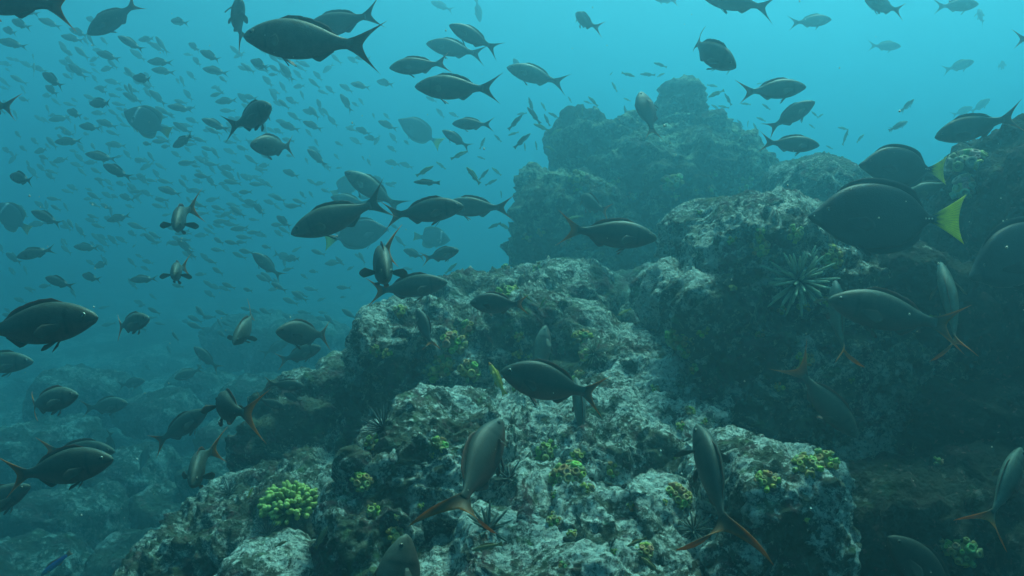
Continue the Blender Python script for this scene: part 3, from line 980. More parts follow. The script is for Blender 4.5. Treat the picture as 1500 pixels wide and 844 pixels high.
#   head, tail, psi (towards viewer +), length m, label, options
BIG = [
    ((-70, -12), (113, 13), 0, .30, 'dark fish cut off by the top left corner, only belly and tail showing', {}),
    ((131, 52), (204, -2), 10, .27, 'dark fish diving down and left near the top left corner', dict(bend=.5, deep=1.15)),
    ((-48, 150), (40, 163), -38, .28, 'dark fish half out of the left edge with a thin upright tail', dict(bend=-.5, up=(.1, 1, 0))),
    ((352, 32), (352, 32), (0.05, 0.55, 0.8), 0.27, 'fish turning its face to us beside the head of the largest upper fish', dict(d=3.0, bend=.3, up=(.5,.5,-.6), pect=40)),
    ((353, 50), (560, 72), -8, .33, 'largest grey fish in the upper left with a long forked tail', dict(bend=-.15, spread=1.05, orange=.35, tone=1.2)),
    ((440, 42), (562, 23), -14, .30, 'fish half hidden behind the largest upper fish, tail raised', dict(orange=.25)),
    ((571, 101), (660, 90), 8, .25, 'small dark fish with orange tail tips above a longer grey fish', dict(bend=.2)),
    ((606, 125), (734, 132), -6, .31, 'long grey fish swimming left under the small orange tipped fish', dict(orange=.3, tone=1.1)),
    ((624, 63), (712, 82), -5, .33, 'faded grey fish partly behind a darker downward slanting fish', dict(orange=.2)),
    ((658, 38), (733, 74), 5, .25, 'dark slanting fish with a pale side patch near top centre', dict(orange=.2, pect=20)),
    ((742, 99), (832, 124), 0, .34, 'pale silvery fish with a yellowish back slanting right above the pinnacle gap', dict(orange=.1, tone=2.1, red=.1)),
    ((752, 84), (765, 108), -30, .20, 'faint small fish peeking from behind the pale silvery fish', dict(orange=.0)),
    ((662, 181), (724, 183), -5, .22, 'slim dark fish swimming left in open water, alone above striped wrasses', dict(orange=.3)),
    ((648, 192), (690, 217), 10, .20, 'small dark fish tilting down just below the slim dark fish', dict(orange=.2)),
    ((863, 32), (863, 32), (-0.5, 0.35, -0.8), 0.26, 'dark fish turning away alone at the top, right of centre', dict(d=4.6, bend=-.8)),
    ((1045, 76), (1045, 76), (0.7, -0.38, 0.6), 0.27, 'round dark fish with a hooked tail, highest over the pinnacle knob', dict(d=2.8, bend=1.1, deep=1.15, orange=.2)),
    ((1182, 127), (1080, 136), 0, .28, 'dark fish facing right with a pale oval side patch', dict(bend=-.15, pect=18)),
    ((1190, 152), (1124, 190), 15, .24, 'dark fish slanting up, wedged between two right facing fish', dict(bend=.3, deep=1.1)),
    ((1199, 214), (1113, 207), 8, .25, 'lowest of the three dark fish grouped right of the pinnacle top', dict(bend=-.2)),
    ((1218, 29), (1155, 34), 0, .29, 'faded fish facing right at the top edge in open water', dict(orange=.1)),
    ((1320, 68), (1271, 67), 0, .32, 'very faint fish alone in the bright water at upper right', dict(orange=0)),
    ((1427, 90), (1380, 104), 0, .32, 'very faint fish rising to the right near the upper right edge', dict(orange=0)),
    ((1478, 90), (1455, 101), -45, .32, 'tiny faint fish near the right edge, next to another faint fish', dict(orange=0)),
    ((1025, -8), (1136, 14), 0, .29, 'fish cut by the top edge, its forked tail hanging in bright water', dict(orange=.1)),
    ((1262, 3), (1329, 14), 20, .24, 'dark round fish cut by the top edge at right', dict(deep=1.15)),
    ((1434, 6), (1367, 10), 0, .31, 'faded fish touching the top edge near the right corner', dict(orange=.1)),
    ((1441, 9), (1433, 40), -40, .30, 'ghostly upright fish below the top right corner', dict(orange=0)),
    ((1545, 56), (1477, 62), -30, .25, 'dark fish cut by the right edge near the top, thin tail upright', dict(bend=.5)),
    ((1436, 185), (1436, 185), (-0.86, -0.28, 0.42), 0.27, 'heavy dark fish facing left with a tall curved tail, above the right reef', dict(d=2.6, bend=1.0, deep=1.1, orange=.6, spread=1.1)),
    ((941, 131), (956, 206), -25, .26, 'dark upright oval fish hanging in front of the pinnacle', dict(up=(-.95, 0, .30), bend=.2, deep=1.3, tone=.6)),
    ((963, 350), (817, 334), 3, .30, 'dark fish facing right with orange tail, crossing the foot of the pinnacle', dict(bend=-.2, orange=.9)),
    ((856, 284), (887, 316), -58, .26, 'small dark fish behind the back of the fish crossing the pinnacle', dict(bend=-.3, orange=1)),
    ((428, 344), (571, 289), 5, .32, 'long grey fish slanting down left, tail raised, left of a dark pair', dict(bend=-.1, orange=.15, tone=1.15, spread=1.15)),
    ((681, 304), (558, 316), 10, .28, 'dark fish facing right with brownish pectoral patch, in the central cluster', dict(bend=.1, pect=22)),
    ((648, 302), (752, 305), -5, .30, 'fish facing left whose head is hidden behind the brown patched fish', dict(orange=.7)),
    ((506, 253), (592, 308), 8, .36, 'pale fish sliding down right behind the long grey slanting fish', dict(orange=0, tone=1.9, red=.1)),
    ((484, 289), (545, 300), 0, .30, 'faint fish head poking out left of the pale sliding fish', dict(orange=0, tone=1.6)),
    ((572, 381), (572, 381), (0.12, -0.28, 0.95), 0.3, 'dark fish head on with its orange tail swung up to the right', dict(d=2.05, bend=1.0, orange=1, deep=1.12, pect=55, spread=1.1)),
    ((656, 414), (537, 428), 0, .27, 'dark fish facing right just under the head on fish', dict(bend=.15, orange=.9)),
    ((600, 404), (576, 436), -40, .24, 'fish seen only by its orange tail over another tail', dict(orange=1, up=(.6, .8, 0))),
    ((590, 366), (624, 378), -20, .20, 'tiny dark fish with orange tail behind the head on fish', dict(orange=1)),
    ((673, 367), (616, 380), 20, .21, 'small reddish rimmed dark fish with pale flecks facing right', dict(orange=1, red=.9, deep=1.1)),
    ((688, 444), (775, 446), 5, .175, 'compact black fish with orange fork tail above the middle boulder', dict(deep=1.25, orange=1, tone=.45)),
    ((606, 452), (637, 512), -25, .17, 'dark fish climbing up left in front of the middle boulder', dict(twist=-45, up=(.8, .3, .4), bend=.4, orange=1)),
    ((733, 544), (888, 582), 3, .26, 'biggest dark red brown fish facing left at the centre of the reef', dict(deep=1.22, red=.9, orange=0.8, tone=0.6, bend=-.1, spread=1.1)),
    ((800, 477), (786, 566), -15, .24, 'pale teal fish rising behind the back of the red brown fish', dict(up=(-.9, 0, .35), tone=2.0, red=0, orange=.3)),
    ((842, 556), (853, 660), -30, .22, 'fish seen from above with orange tail under the belly of the red brown fish', dict(twist=-60, up=(.15, .3, 1), bend=.25, orange=1, tone=1.3, pect=75)),
    ((737, 626), (668, 742), -50, .29, 'close fish seen from behind with a wide dark tail, lower centre', dict(tlen=1.3, twist=40, up=(-.75, .25, .6), tone=.5, bend=-.2, spread=1.6, orange=.75, pect=55)),
    ((1029, 634), (1052, 775), -46, .29, 'close fish seen from above with yellow brown tail, beside the coral topped block', dict(tlen=1.35, twist=-65, up=(.25, .2, 1), tone=.65, bend=.3, spread=1.7, orange=.7, pect=75)),
    ((1242, 411), (1222, 530), -30, .24, 'pale fish seen from above with orange tail, below the thick spined urchin', dict(spread=1.3, twist=60, up=(-.1, .3, 1), tone=1.9, red=.1, bend=-.3, orange=1, pect=70)),
    ((1213, 440), (1412, 482), 0, .33, 'long dark fish passing behind two upright pale fish at right', dict(bend=.15, orange=.8, tone=.9)),
    ((1392, 384), (1385, 520), -30, .27, 'pale upright fish near the right wall, orange tail pointing down', dict(spread=1.3, twist=-55, up=(-.5, .2, .8), tone=1.9, red=.1, bend=.3, orange=1, pect=35)),
    ((1248, 637), (1164, 530), 15, .27, 'fish diving down right with a spread orange rimmed tail at right', dict(tlen=1.25, up=(.5, .6, .5), tone=1.3, spread=1.5, orange=.9, bend=.2)),
    ((1515, 662), (1424, 768), -25, .25, 'pale fish rising out of the right edge, orange tail spread', dict(tlen=1.2, twist=60, up=(-.6, .5, .5), tone=1.9, red=.1, orange=1, spread=1.3)),
    ((1300, 786), (1425, 905), 0, .27, 'black fish cut by the bottom edge near the right corner', dict(tone=.5, red=0, deep=1.15, orange=.2)),
    ((592, 790), (562, 990), -15, .30, 'teal fish back cut by the bottom edge, left of centre', dict(up=(-.92, .1, .36), tone=.9, red=0, orange=.4, deep=1.2)),
    ((151, 465), (-64, 490), 5, .32, 'large dark fish entering from the left edge with a red brown dorsal fin', dict(red=.8, orange=.9, bend=.1)),
    ((234, 466), (154, 482), 30, .25, 'fish turning to us with spread orange tail, ahead of the large left fish', dict(bend=.4, orange=1, tone=1.3, spread=1.15)),
    ((50, 530), (-62, 534), 0, .30, 'bluish fish at the left edge under the large dark fish', dict(orange=.2, tone=1.3)),
    ((77, 588), (77, 588), (.68, .15, .70), 0.26, 'olive fish with a tall curled orange tail near the left edge', dict(d=2.7, bend=1.0, deep=1.1, orange=1, tone=1.4, spread=1.1)),
    ((190, 590), (116, 600), 10, .29, 'faded olive fish following the curled tail fish', dict(orange=.4, tone=1.2, deep=1.1)),
    ((216, 557), (168, 567), 15, .28, 'faint fish facing right above the faded olive fish', dict(orange=.1)),
    ((307, 600), (219, 655), 5, .27, 'dark fish slanting up right with orange edged tail, lower left', dict(orange=.8)),
    ((305, 678), (305, 678), (-0.1, -0.42, 0.9), 0.27, 'dark fish head on with an upright orange tail strip behind', dict(d=2.2, bend=.95, orange=1, deep=1.15, tone=.8, spread=1.1)),
    ((348, 598), (348, 598), (-.22, .15, -.95), 0.26, 'fish swimming away with a broad orange tail nearest to us', dict(tlen=1.25, d=2.0, bend=-.8, orange=1, spread=1.4, tone=.9, pect=65)),
    ((415, 600), (376, 580), -25, .25, 'fish behind the broad orange tail', dict(orange=.9)),
    ((447, 566), (387, 562), 0, .24, 'slim dark fish facing right beside the lower left boulder', dict(orange=.5)),
    ((413, 577), (446, 590), -20, .24, 'small dim fish tucked under the slim dark fish', dict(orange=.2)),
    ((446, 489), (446, 489), (-0.8, 0.05, 0.6), 0.27, 'deep bodied black fish over a red flanked fish, facing left', dict(d=3.0, bend=-.35, deep=1.2, tone=.75, spread=1.2, orange=.7)),
    ((473, 508), (402, 531), 15, .25, 'red flanked fish just under the deep bodied black fish', dict(red=1, orange=.8)),
    ((424, 499), (382, 521), 0, .26, 'faint fish behind the red flanked fish', dict(orange=.2)),
    ((357, 478), (357, 478), (-0.36, -0.48, 0.8), 0.26, 'fish diving toward us with raised tail and spread side fins', dict(d=2.9, bend=-.45, orange=.8, pect=75)),
    ((262, 553), (292, 541), 45, .24, 'small dark fish with a high dorsal, left of a slanting fish', dict(deep=1.2, orange=.3)),
    ((284, 508), (323, 543), 0, .24, 'small dark fish slanting down right over pale rubble', dict(orange=.5)),
    ((171, 671), (-2, 702), 5, .28, 'large dark red fish facing right near the lower left corner', dict(red=.9, orange=.8, tone=.8, deep=1.05)),
    ((168, 662), (56, 660), 0, .28, 'fish hidden behind the large dark red fish, orange fins above its back', dict(orange=1)),
    ((156, 668), (167, 627), -30, .22, 'fish standing on its head with forked tail up, behind the dark red fish', dict(up=(.9, 0, .3), orange=.2)),
    ((45, 712), (-70, 765), 0, .26, 'dark fish under the tail of the large dark red fish', dict(orange=.6, red=.8)),
    ((400, 214), (400, 214), (-0.72, 0.02, 0.68), 0.26, 'round headed dark fish facing left in the upper school', dict(d=3.25, bend=-.35, deep=1.15, orange=.5)),
    ((362, 173), (362, 173), (0.5, 0.28, 0.82), 0.26, 'dark fish turned toward us with a drooping thin tail in the upper school', dict(d=2.6, bend=-.5, deep=1.1, orange=.1)),
    ((276, 316), (276, 316), (-0.12, -0.28, 0.95), 0.28, 'fish facing us head on with a curved orange rimmed tail, left school', dict(d=2.7, bend=.95, orange=.9, tone=.8, spread=1.2, pect=70)),
    ((266, 396), (266, 396), (-0.1, -0.15, 0.97), 0.24, 'small dark head on fish with side fins out, left school', dict(d=2.9, bend=.6, orange=.9, pect=85)),
    ((373, 371), (412, 408), 20, .24, 'dark fish sliding down right beside a faint round fish', dict(orange=.3, deep=1.1)),
    ((430, 381), (397, 370), 30, .30, 'faint round fish right behind the dark sliding fish', dict(orange=0)),
    ((215, 652), (206, 697), -20, .26, 'faint upright fish over the pale rubble, lower left', dict(orange=.1)),
    ((631, 3), (665, 16), 0, .30, 'faint fish near the top edge above a faded grey fish', dict(orange=0)),
    ((703, 32), (697, -4), -10, .30, 'faint fish hanging head down at the top edge', dict(orange=0, up=(.9, 0, .4))),
    ((955, -4), (995, 3), 0, .24, 'sliver of a dark fish at the top edge, centre right', dict()),
    ((1325, 288), (1402, 264), 0, .24, 'teal fish seen between the two yellow tailed surgeonfish', dict(tone=1.6, red=0, orange=.3)),
    ((1338, 147), (1319, 165), 0, .20, 'ghostly little fish in open water right of the three grouped fish', dict(orange=0)),
    ((1425, 157), (1393, 170), 0, .28, 'very faint fish leading a ghostly pair over the right reef', dict(orange=0)),
    ((1450, 145), (1420, 166), 0, .28, 'very faint fish trailing a ghostly pair over the right reef', dict(orange=0)),
    ((1330, 178), (1302, 191), 0, .22, 'very faint fish low over the rounded hazy boulder', dict(orange=0)),
]
for hd, tl, psi, ln, lab, op in BIG:
    op = dict(op)
    up = op.pop('up', (0, 1, 0))
    dd = op.pop('d', None)
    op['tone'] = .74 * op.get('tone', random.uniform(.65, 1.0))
    op.setdefault('bend', random.uniform(-.15, .15))
    pl = math.hypot(hd[0] - tl[0], hd[1] - tl[1])
    f = make_fish('creole', lab, 'fish', G_CREOLE, hi=pl > 70, **op)
    d_, L_ = pose(f, hd, tl, psi, ln, up, d=dd if isinstance(psi, tuple) else None)
    if isinstance(psi, tuple): tl = hd
    h_ = hit((hd[0] + tl[0]) / 2, (hd[1] + tl[1]) / 2)
    if h_ and (h_[0] - CAM).dot(FWD) < d_ + .08:
        dn = (h_[0] - CAM).dot(FWD) - .16
        print('NEAR ROCK', lab, round(d_, 2), '->', round(dn, 2))
        pose(f, hd, tl, psi, ln, up, d=dn)

G_SURG = 'yellow tailed surgeonfish'
for hd, tl, psi, ln, lab, op in [
        ((1181, 318), (1416, 321), 4, .42, 'nearer big black surgeonfish with bright yellow tail', dict(bend=.05)),
        ((1254, 243), (1391, 249), 5, .31, 'black surgeonfish with yellow tail behind and above the nearer one', dict(bend=-.1)),
        ((1403, 408), (1600, 330), 15, .40, 'black surgeonfish cut by the right edge, no tail in view', dict()),
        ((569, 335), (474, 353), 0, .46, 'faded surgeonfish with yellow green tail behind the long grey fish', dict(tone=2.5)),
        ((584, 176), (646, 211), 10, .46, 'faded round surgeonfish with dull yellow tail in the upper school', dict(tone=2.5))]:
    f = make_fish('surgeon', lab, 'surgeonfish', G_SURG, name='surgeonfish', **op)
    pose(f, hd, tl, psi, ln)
G_ANG = 'dark angelfish with a white bar'
for hd, tl, psi, ln, lab, op in [
        ((181, 164), (250, 195), 0, .36, 'dark angelfish with a white bar, in the small fish school at upper left', dict()),
        ((-10, 300), (44, 338), 0, .34, 'dark angelfish with white bar and yellow tail at the left edge', dict()),
        ((660, 352), (606, 346), 0, .36, 'faint angelfish with a short white bar behind the central cluster', dict(tone=1.6)),
        ((530, 262), (486, 285), 0, .36, 'faint angelfish behind the pale sliding fish', dict(tone=1.6))]:
    f = make_fish('angel', lab, 'angelfish', G_ANG, name='angelfish', hi=False, **op)
    pose(f, hd, tl, psi, ln)


# ---- small fish: one mesh each
def small_mesh(sp, bend, tone, hue):
    sn = Spine(bend)
    if sp == 'chromis':
        def pig(t, cz, cx):
            c = tuple(tone * v for v in ((.085, .095, .085) if cz < .1 else (.06, .07, .065)))
            if t > .655 and t < .72 and cz > .5:
                c = (.85, .9, .85)
            return c
        finc = tuple(tone * v for v in (.055, .06, .055))
        tail = lambda u, v: finc
    else:
        def pig(t, cz, cx):
            if hue == 'stripe':
                if .12 < cz < .5: return (.02, .03, .04)
                if cz >= .5: return (.30, .34, .05)
                if -.35 < cz <= .12: return (.42, .46, .10)
                return (.03, .05, .07) if cz > -.7 else (.28, .30, .22)
            if hue == 'tan':
                return lerp((.24, .17, .07), (.32, .28, .18), max(0, -cz))
            if hue == 'cream':
                return lerp((.65, .52, .10), (.70, .60, .30), max(0, -cz)) if t > .08 else (.75, .22, .03)
            if hue == 'blue':
                return (.03, .05, .30) if t > .2 else (.05, .08, .2)
            return (.06, .075, .06)
        finc = {'stripe': (.2, .24, .08), 'tan': (.25, .19, .08), 'cream': (.6, .5, .15), 'blue': (.35, .12, .03)}.get(hue, (.06, .07, .06))
        tail = lambda u, v: finc
    parts = [body_geo(sp, sn, 1.0, 14, 12, pig),
             median_fin(sn, tail_rows(sp, 1.0, 9, 4), tail, .012)]
    S = SPEC[sp]
    parts.append(median_fin(sn, strip_rows(sp, 1, .24, .70, lambda u: .045 * min(1, u / .1 + .1) * (1 - .4 * u), 1, n=9, m=3), lambda u, v: finc if sp != 'chromis' or u < .85 else (.6, .65, .6), .012))
    parts.append(median_fin(sn, strip_rows(sp, -1, .5, .70, lambda u: .045 * min(1, u / .2 + .1) * (1 - .5 * u), 1, n=6, m=3), lambda u, v: finc, .012))
    for s in (1, -1):
        parts.append(paddle(sn.pt(.22, s * float(prof(S['wid'], .22)) * .9, -.02), (-.8, s * .5, -.25), (0, 0, 1), .14, .07, (finc, finc), 5, 4))
        parts.append(eye_geo(sn.pt(.08, s * float(prof(S['wid'], .08)) * .8, .02), (.1, s, .1), .016))
    V, F, C, MI = [], [], [], []
    for k, (v, f_, c) in enumerate(parts):
        o = len(V)
        V += v
        C += c
        F += [tuple(i + o for i in q) for q in f_]
        MI += [0 if k == 0 else (2 if k in (5, 7) else 1)] * len(f_)
    return mesh_from(sp, V, F, [M_SKIN, M_FIN, M_EYE], C, MI)


CHROMIS = [small_mesh('chromis', b, t, '') for b in (-.35, -.1, .1, .35) for t in (.8, 1.05)]
WRASSE = [small_mesh('wrasse', b, 1, h) for b in (-.5, -.15, .15, .5) for h in ('stripe', 'dark')]
Z1 = [(55,105,185,165),(220,110,335,150),(0,150,110,195),(0,230,145,255),(340,200,460,225),(375,155,490,205),(660,205,785,275),(750,215,860,215),(825,240,905,285),(930,105,1050,140),(530,290,665,330),(545,385,640,370),(810,340,955,345),(835,385,965,400),(705,415,855,450),(720,275,800,335),(320,330,400,370),(380,355,480,435),(220,395,365,490),(580,445,668,460),(520,470,600,520),(235,465,335,530),(220,520,300,530),(465,560,635,575),(680,515,785,565),(825,500,910,580),(930,590,1055,600),(1115,380,1260,405),(1050,310,1115,370),(1025,230,1110,290),(1090,275,1220,340),(1285,320,1350,280),(1370,325,1490,390),(1025,390,1080,445),(1155,480,1215,480),(1005,490,1065,560),(1180,560,1310,550),(1120,660,1255,715),(955,675,1055,735),(910,615,970,655),(1020,650,1100,680),(275,665,390,640),(430,690,565,710),(500,620,590,625),(535,665,645,700),(330,720,420,745),(310,785,450,770),(925,800,1085,745),(1065,760,1130,780),(1200,740,1215,780),(160,755,225,800),(590,795,690,800),(0,340,75,365),(460,90,545,130),(90,40,215,80),(175,365,260,395),(485,335,560,315),(505,410,540,460),(790,395,830,440),(1300,510,1380,580),(1440,420,1500,480),(350,600,470,650)]
Z5 = [(485,100,635,125),(460,145,545,140),(565,155,735,235),(770,185,850,140),(755,210,820,270),(840,180,885,240),(20,210,215,255),(285,140,385,120),(390,145,460,170),(360,265,440,300),(590,275,630,300),(650,320,750,355),(770,295,850,335),(880,285,990,320),(990,210,1040,250),(1065,110,1145,145),(1110,75,1150,130),(1050,235,1125,260),(1130,220,1200,285),(1225,190,1305,255),(1315,205,1390,250),(1230,70,1305,100),(940,80,1000,120),(1420,230,1470,270),(1220,265,1275,310),(1380,365,1465,440),(1260,405,1335,440),(1180,435,1240,445),(1285,490,1345,525),(1400,535,1465,550),(560,440,640,470),(590,465,720,430),(85,375,150,415),(170,410,345,490),(325,490,400,505),(415,490,480,560),(525,540,600,570),(590,540,655,605),(690,520,765,550),(765,545,820,535),(405,605,550,615),(500,715,610,695),(440,760,570,790),(245,775,420,830),(25,640,130,700),(100,665,300,615),(970,570,1070,650),(915,600,935,565),(835,590,890,575),(725,610,750,590),(725,790,860,780),(780,680,850,700),(1070,760,1140,755),(1145,815,1220,840),(1100,640,1160,700),(0,60,75,95),(45,150,100,90),(175,85,275,70),(100,50,160,85),(200,150,262,200),(860,330,900,370),(905,355,930,405),(690,375,740,395),(1150,160,1185,210),(1210,160,1300,190),(1060,290,1110,330),(640,550,700,590),(540,560,600,610),(330,560,380,600),(160,490,262,470)]
Z2 = [(245,320,360,385),(415,350,490,450),(490,385,540,440),(595,390,650,450),(650,405,710,345),(740,465,820,510),(805,465,910,480),(940,440,1045,475),(480,475,560,475),(315,415,380,480),(415,450,450,515),(435,530,515,580),(525,500,545,550),(745,520,810,620),(805,560,850,590),(845,540,875,580),(955,670,1060,710),(610,540,650,620),(620,590,665,650),(530,600,620,635),(675,640,735,700),(410,680,530,720),(540,670,650,715),(825,700,920,745),(1015,730,1060,790),(795,755,870,800),(870,750,960,770),(980,620,1020,660),(1270,600,1320,650),(1340,620,1400,645),(1215,535,1280,560),(660,470,720,520),(780,310,850,355),(385,310,480,330),(350,490,420,520),(460,620,530,665),(300,660,345,725),(375,705,440,740),(555,710,590,755),(600,760,630,810),(920,620,935,655),(780,715,830,680),(1000,800,1060,840),(1090,770,1130,800),(930,800,965,735),(570,810,640,835)]
Z6 = [(125,110,225,150),(270,0,370,90),(50,245,120,265),(85,360,185,430),(75,440,140,480),(130,290,180,325),(220,225,260,270),(690,65,780,80),(770,70,850,100),(755,180,700,190),(300,190,370,175),(525,570,570,600),(480,660,525,635),(225,680,270,710),(0,170,50,195),(250,40,270,80),(270,225,300,265),(360,80,390,120),(50,770,110,760),(440,810,480,805),(320,830,365,810),(0,460,45,480),(630,140,690,190),(690,180,750,205),(590,45,615,90),(410,20,440,55),(560,30,580,60),(420,100,455,95),(720,410,770,435),(130,590,235,600),(270,665,330,670)]
TASK = []
for zs, ox, oy in ((Z1, 0, 0), (Z5, 0, 200), (Z2, 300, 0), (Z6, 380, 220)):
    for q in zs:
        TASK.append((q[0] / 3.75 + ox, q[1] / 3.75 + oy, q[2] / 3.75 + ox, q[3] / 3.75 + oy))
rr = random.Random(5)
n_extra = 0
while n_extra < 86:
    px, py = rr.uniform(-10, 560), rr.uniform(60, 600)
    if rr.random() > (1.0 - px / 800) * (1 if py < 420 else .55):
        continue
    ln = rr.uniform(13, 24)
    a = R(rr.gauss(-28, 22))
    if rr.random() < .12: a += math.pi
    TASK.append((px, py, px + ln * math.cos(a), py - ln * math.sin(a)))
    n_extra += 1
LABS = ['small grey damselfish in the upper left school, clearest at close range',
        'small grey damselfish in the middle left school, hazy',
        'faint little damselfish low over the deeper sea floor at left',
        'small grey damselfish in the loose school between left school and pinnacle']
for k, (hx, hy, tx, ty) in enumerate(TASK):
    o = link('damselfish', CHROMIS[k % len(CHROMIS)])
    ln = math.hypot(hx - tx, hy - ty)
    psi = rr.uniform(-28, 28)
    L_ = .185 + .0016 * max(0, 38 - ln) * 0.6 + rr.uniform(-.012, .015)
    d_, _ = pose(o, (hx, hy), (tx, ty), psi, L_)
    mx, my = (hx + tx) / 2, (hy + ty) / 2
    z_ = o.matrix_world.translation.z
    if d_ > 10.5:
        pose(o, (hx, hy), (tx, ty), psi, L_, d=10.5)
    li = 3 if mx > 400 else (0 if my < 225 else (1 if my < 420 else 2))
    tag(o, ['small grey damselfish in the upper left school', 'small hazy damselfish in the middle left school',
            'faint little damselfish low over the deeper sea floor at left', 'small damselfish in the loose school left of the pinnacle'][li],
        'damselfish', ['damselfish of the upper left school', 'damselfish of the middle left school', 'damselfish low over the sea floor', 'damselfish of the loose school left of the pinnacle'][li])

# the far part of the school, too many and too faint to count
V, F, C = [], [], []
sn_ = Spine(.15)
base = [body_geo('chromis', sn_, 1.0, 6, 8, lambda t, cz, cx: (.08, .09, .08)), median_fin(sn_, tail_rows('chromis', 1.0, 7, 3), lambda u, v: (.06, .065, .06), .02)]
BV = np.array(base[0][0] + base[1][0])
BF = list(base[0][1]) + [tuple(i + len(base[0][0]) for i in f_) for f_ in base[1][1]]
BC = base[0][2] + base[1][2]
for cl in range(34):
    ccx, ccy, ccd = rr.uniform(-40, 640) * rr.uniform(.55, 1), rr.uniform(60, 520), rr.uniform(7.6, 11.5)
    ang0 = R(rr.gauss(-26, 14))
    for i in range(rr.randint(8, 20)):
        c = P(ccx + rr.gauss(0, 55), ccy + rr.gauss(0, 34), max(7.0, ccd + rr.gauss(0, .8)))
        if c.z < 1.3: continue
        a_, ps_ = ang0 + R(rr.gauss(180, 14)), R(rr.uniform(-35, 35))
        h = camvec(math.cos(a_) * math.cos(ps_), math.sin(a_) * math.cos(ps_), math.sin(ps_))
        u = camvec(0, 1, 0)
        u = (u - h * u.dot(h)).normalized()
        M = np.array(Matrix((h, u.cross(h), u)).transposed()) * rr.uniform(.14, .2)
        o_ = len(V)
        V += [tuple(q) for q in BV @ M.T + np.array(c)]
        F += [tuple(k + o_ for k in f_) for f_ in BF]
        C += BC
tag(link('distant_school', mesh_from('distant_school', V, F, [M_SKIN], C)), 'cloud of faint tiny fish far off in the blue at left', 'fish school', kind='stuff')

WZ3 = [(1340,345,1415,370),(1265,405,1350,415),(1240,420,1160,400),(1405,400,1355,425),(1100,415,1115,395),(1110,450,1140,505),(980,530,1035,585),(1175,540,1215,555),(955,555,1000,570),(950,570,950,630),(870,530,890,565),(655,535,680,620),(720,560,750,610),(740,625,770,695),(645,590,720,680),(590,630,645,620),(620,630,540,715),(760,620,825,650),(680,680,770,720),(665,735,570,815),(840,705,760,755),(740,800,815,840),(540,745,600,725),(415,755,385,820),(630,785,635,830),(465,740,505,780),(690,775,700,825),(1180,580,1195,650)]
WZ6 = [(955,85,860,145),(845,175,995,180),(1135,90,1215,190),(1260,105,1205,165),(1305,160,1240,195),(1275,95,1330,140),(1145,5,1050,50),(970,65,1025,105),(1325,220,1330,265),(1195,35,1240,50),(1085,620,1020,680),(1255,430,1330,400),(1310,400,1385,440),(1340,505,1370,545)]
WZ4 = [(155,380,105,375),(110,430,185,395),(185,410,215,465),(155,465,205,475),(125,460,165,485),(350,455,385,485),(240,525,265,560),(290,530,285,565),(325,515,365,535),(210,575,270,605),(310,540,330,580),(255,455,300,460),(565,490,595,515),(620,500,590,520),(555,545,580,565),(630,640,660,655),(680,560,730,570),(730,570,700,640),(800,590,760,630),(985,535,905,575),(1020,435,955,490),(215,300,190,330),(325,370,350,365)]
WT = [(a / 3.75 + 600, b / 3.75, c / 3.75 + 600, d / 3.75, 0) for a, b, c, d in WZ3]
WT += [(a / 3.75 + 380, b / 3.75 + 220, c / 3.75 + 380, d / 3.75 + 220, 0) for a, b, c, d in WZ6]
WT += [(a / 3 + 1000, b / 3, c / 3 + 1000, d / 3, 1) for a, b, c, d in WZ4]
for k, (hx, hy, tx, ty, side) in enumerate(WT):
    o = link('wrasse', WRASSE[rr.randrange(len(WRASSE))])
    pl = math.hypot(hx - tx, hy - ty)
    L_ = .13 if pl > 22 else .115
    d_, _ = pose(o, (hx, hy), (tx, ty), rr.uniform(-15, 15), L_ , up=(.15, 1, .1))
    h_ = hit((hx + tx) / 2, (hy + ty) / 2)
    if d_ > 7.5: d_ = 7.5
    if h_ and (h_[0] - CAM).dot(FWD) < d_ + .1:
        d_ = (h_[0] - CAM).dot(FWD) - .12
    pose(o, (hx, hy), (tx, ty), rr.uniform(-15, 15), L_, up=(.15, 1, .1), d=d_)
    tag(o, 'little slender wrasse right of the pinnacle' if side else 'little slender wrasse in the swarm left of the pinnacle', 'wrasse',
        'wrasses right of the pinnacle' if side else 'wrasses left of the pinnacle')

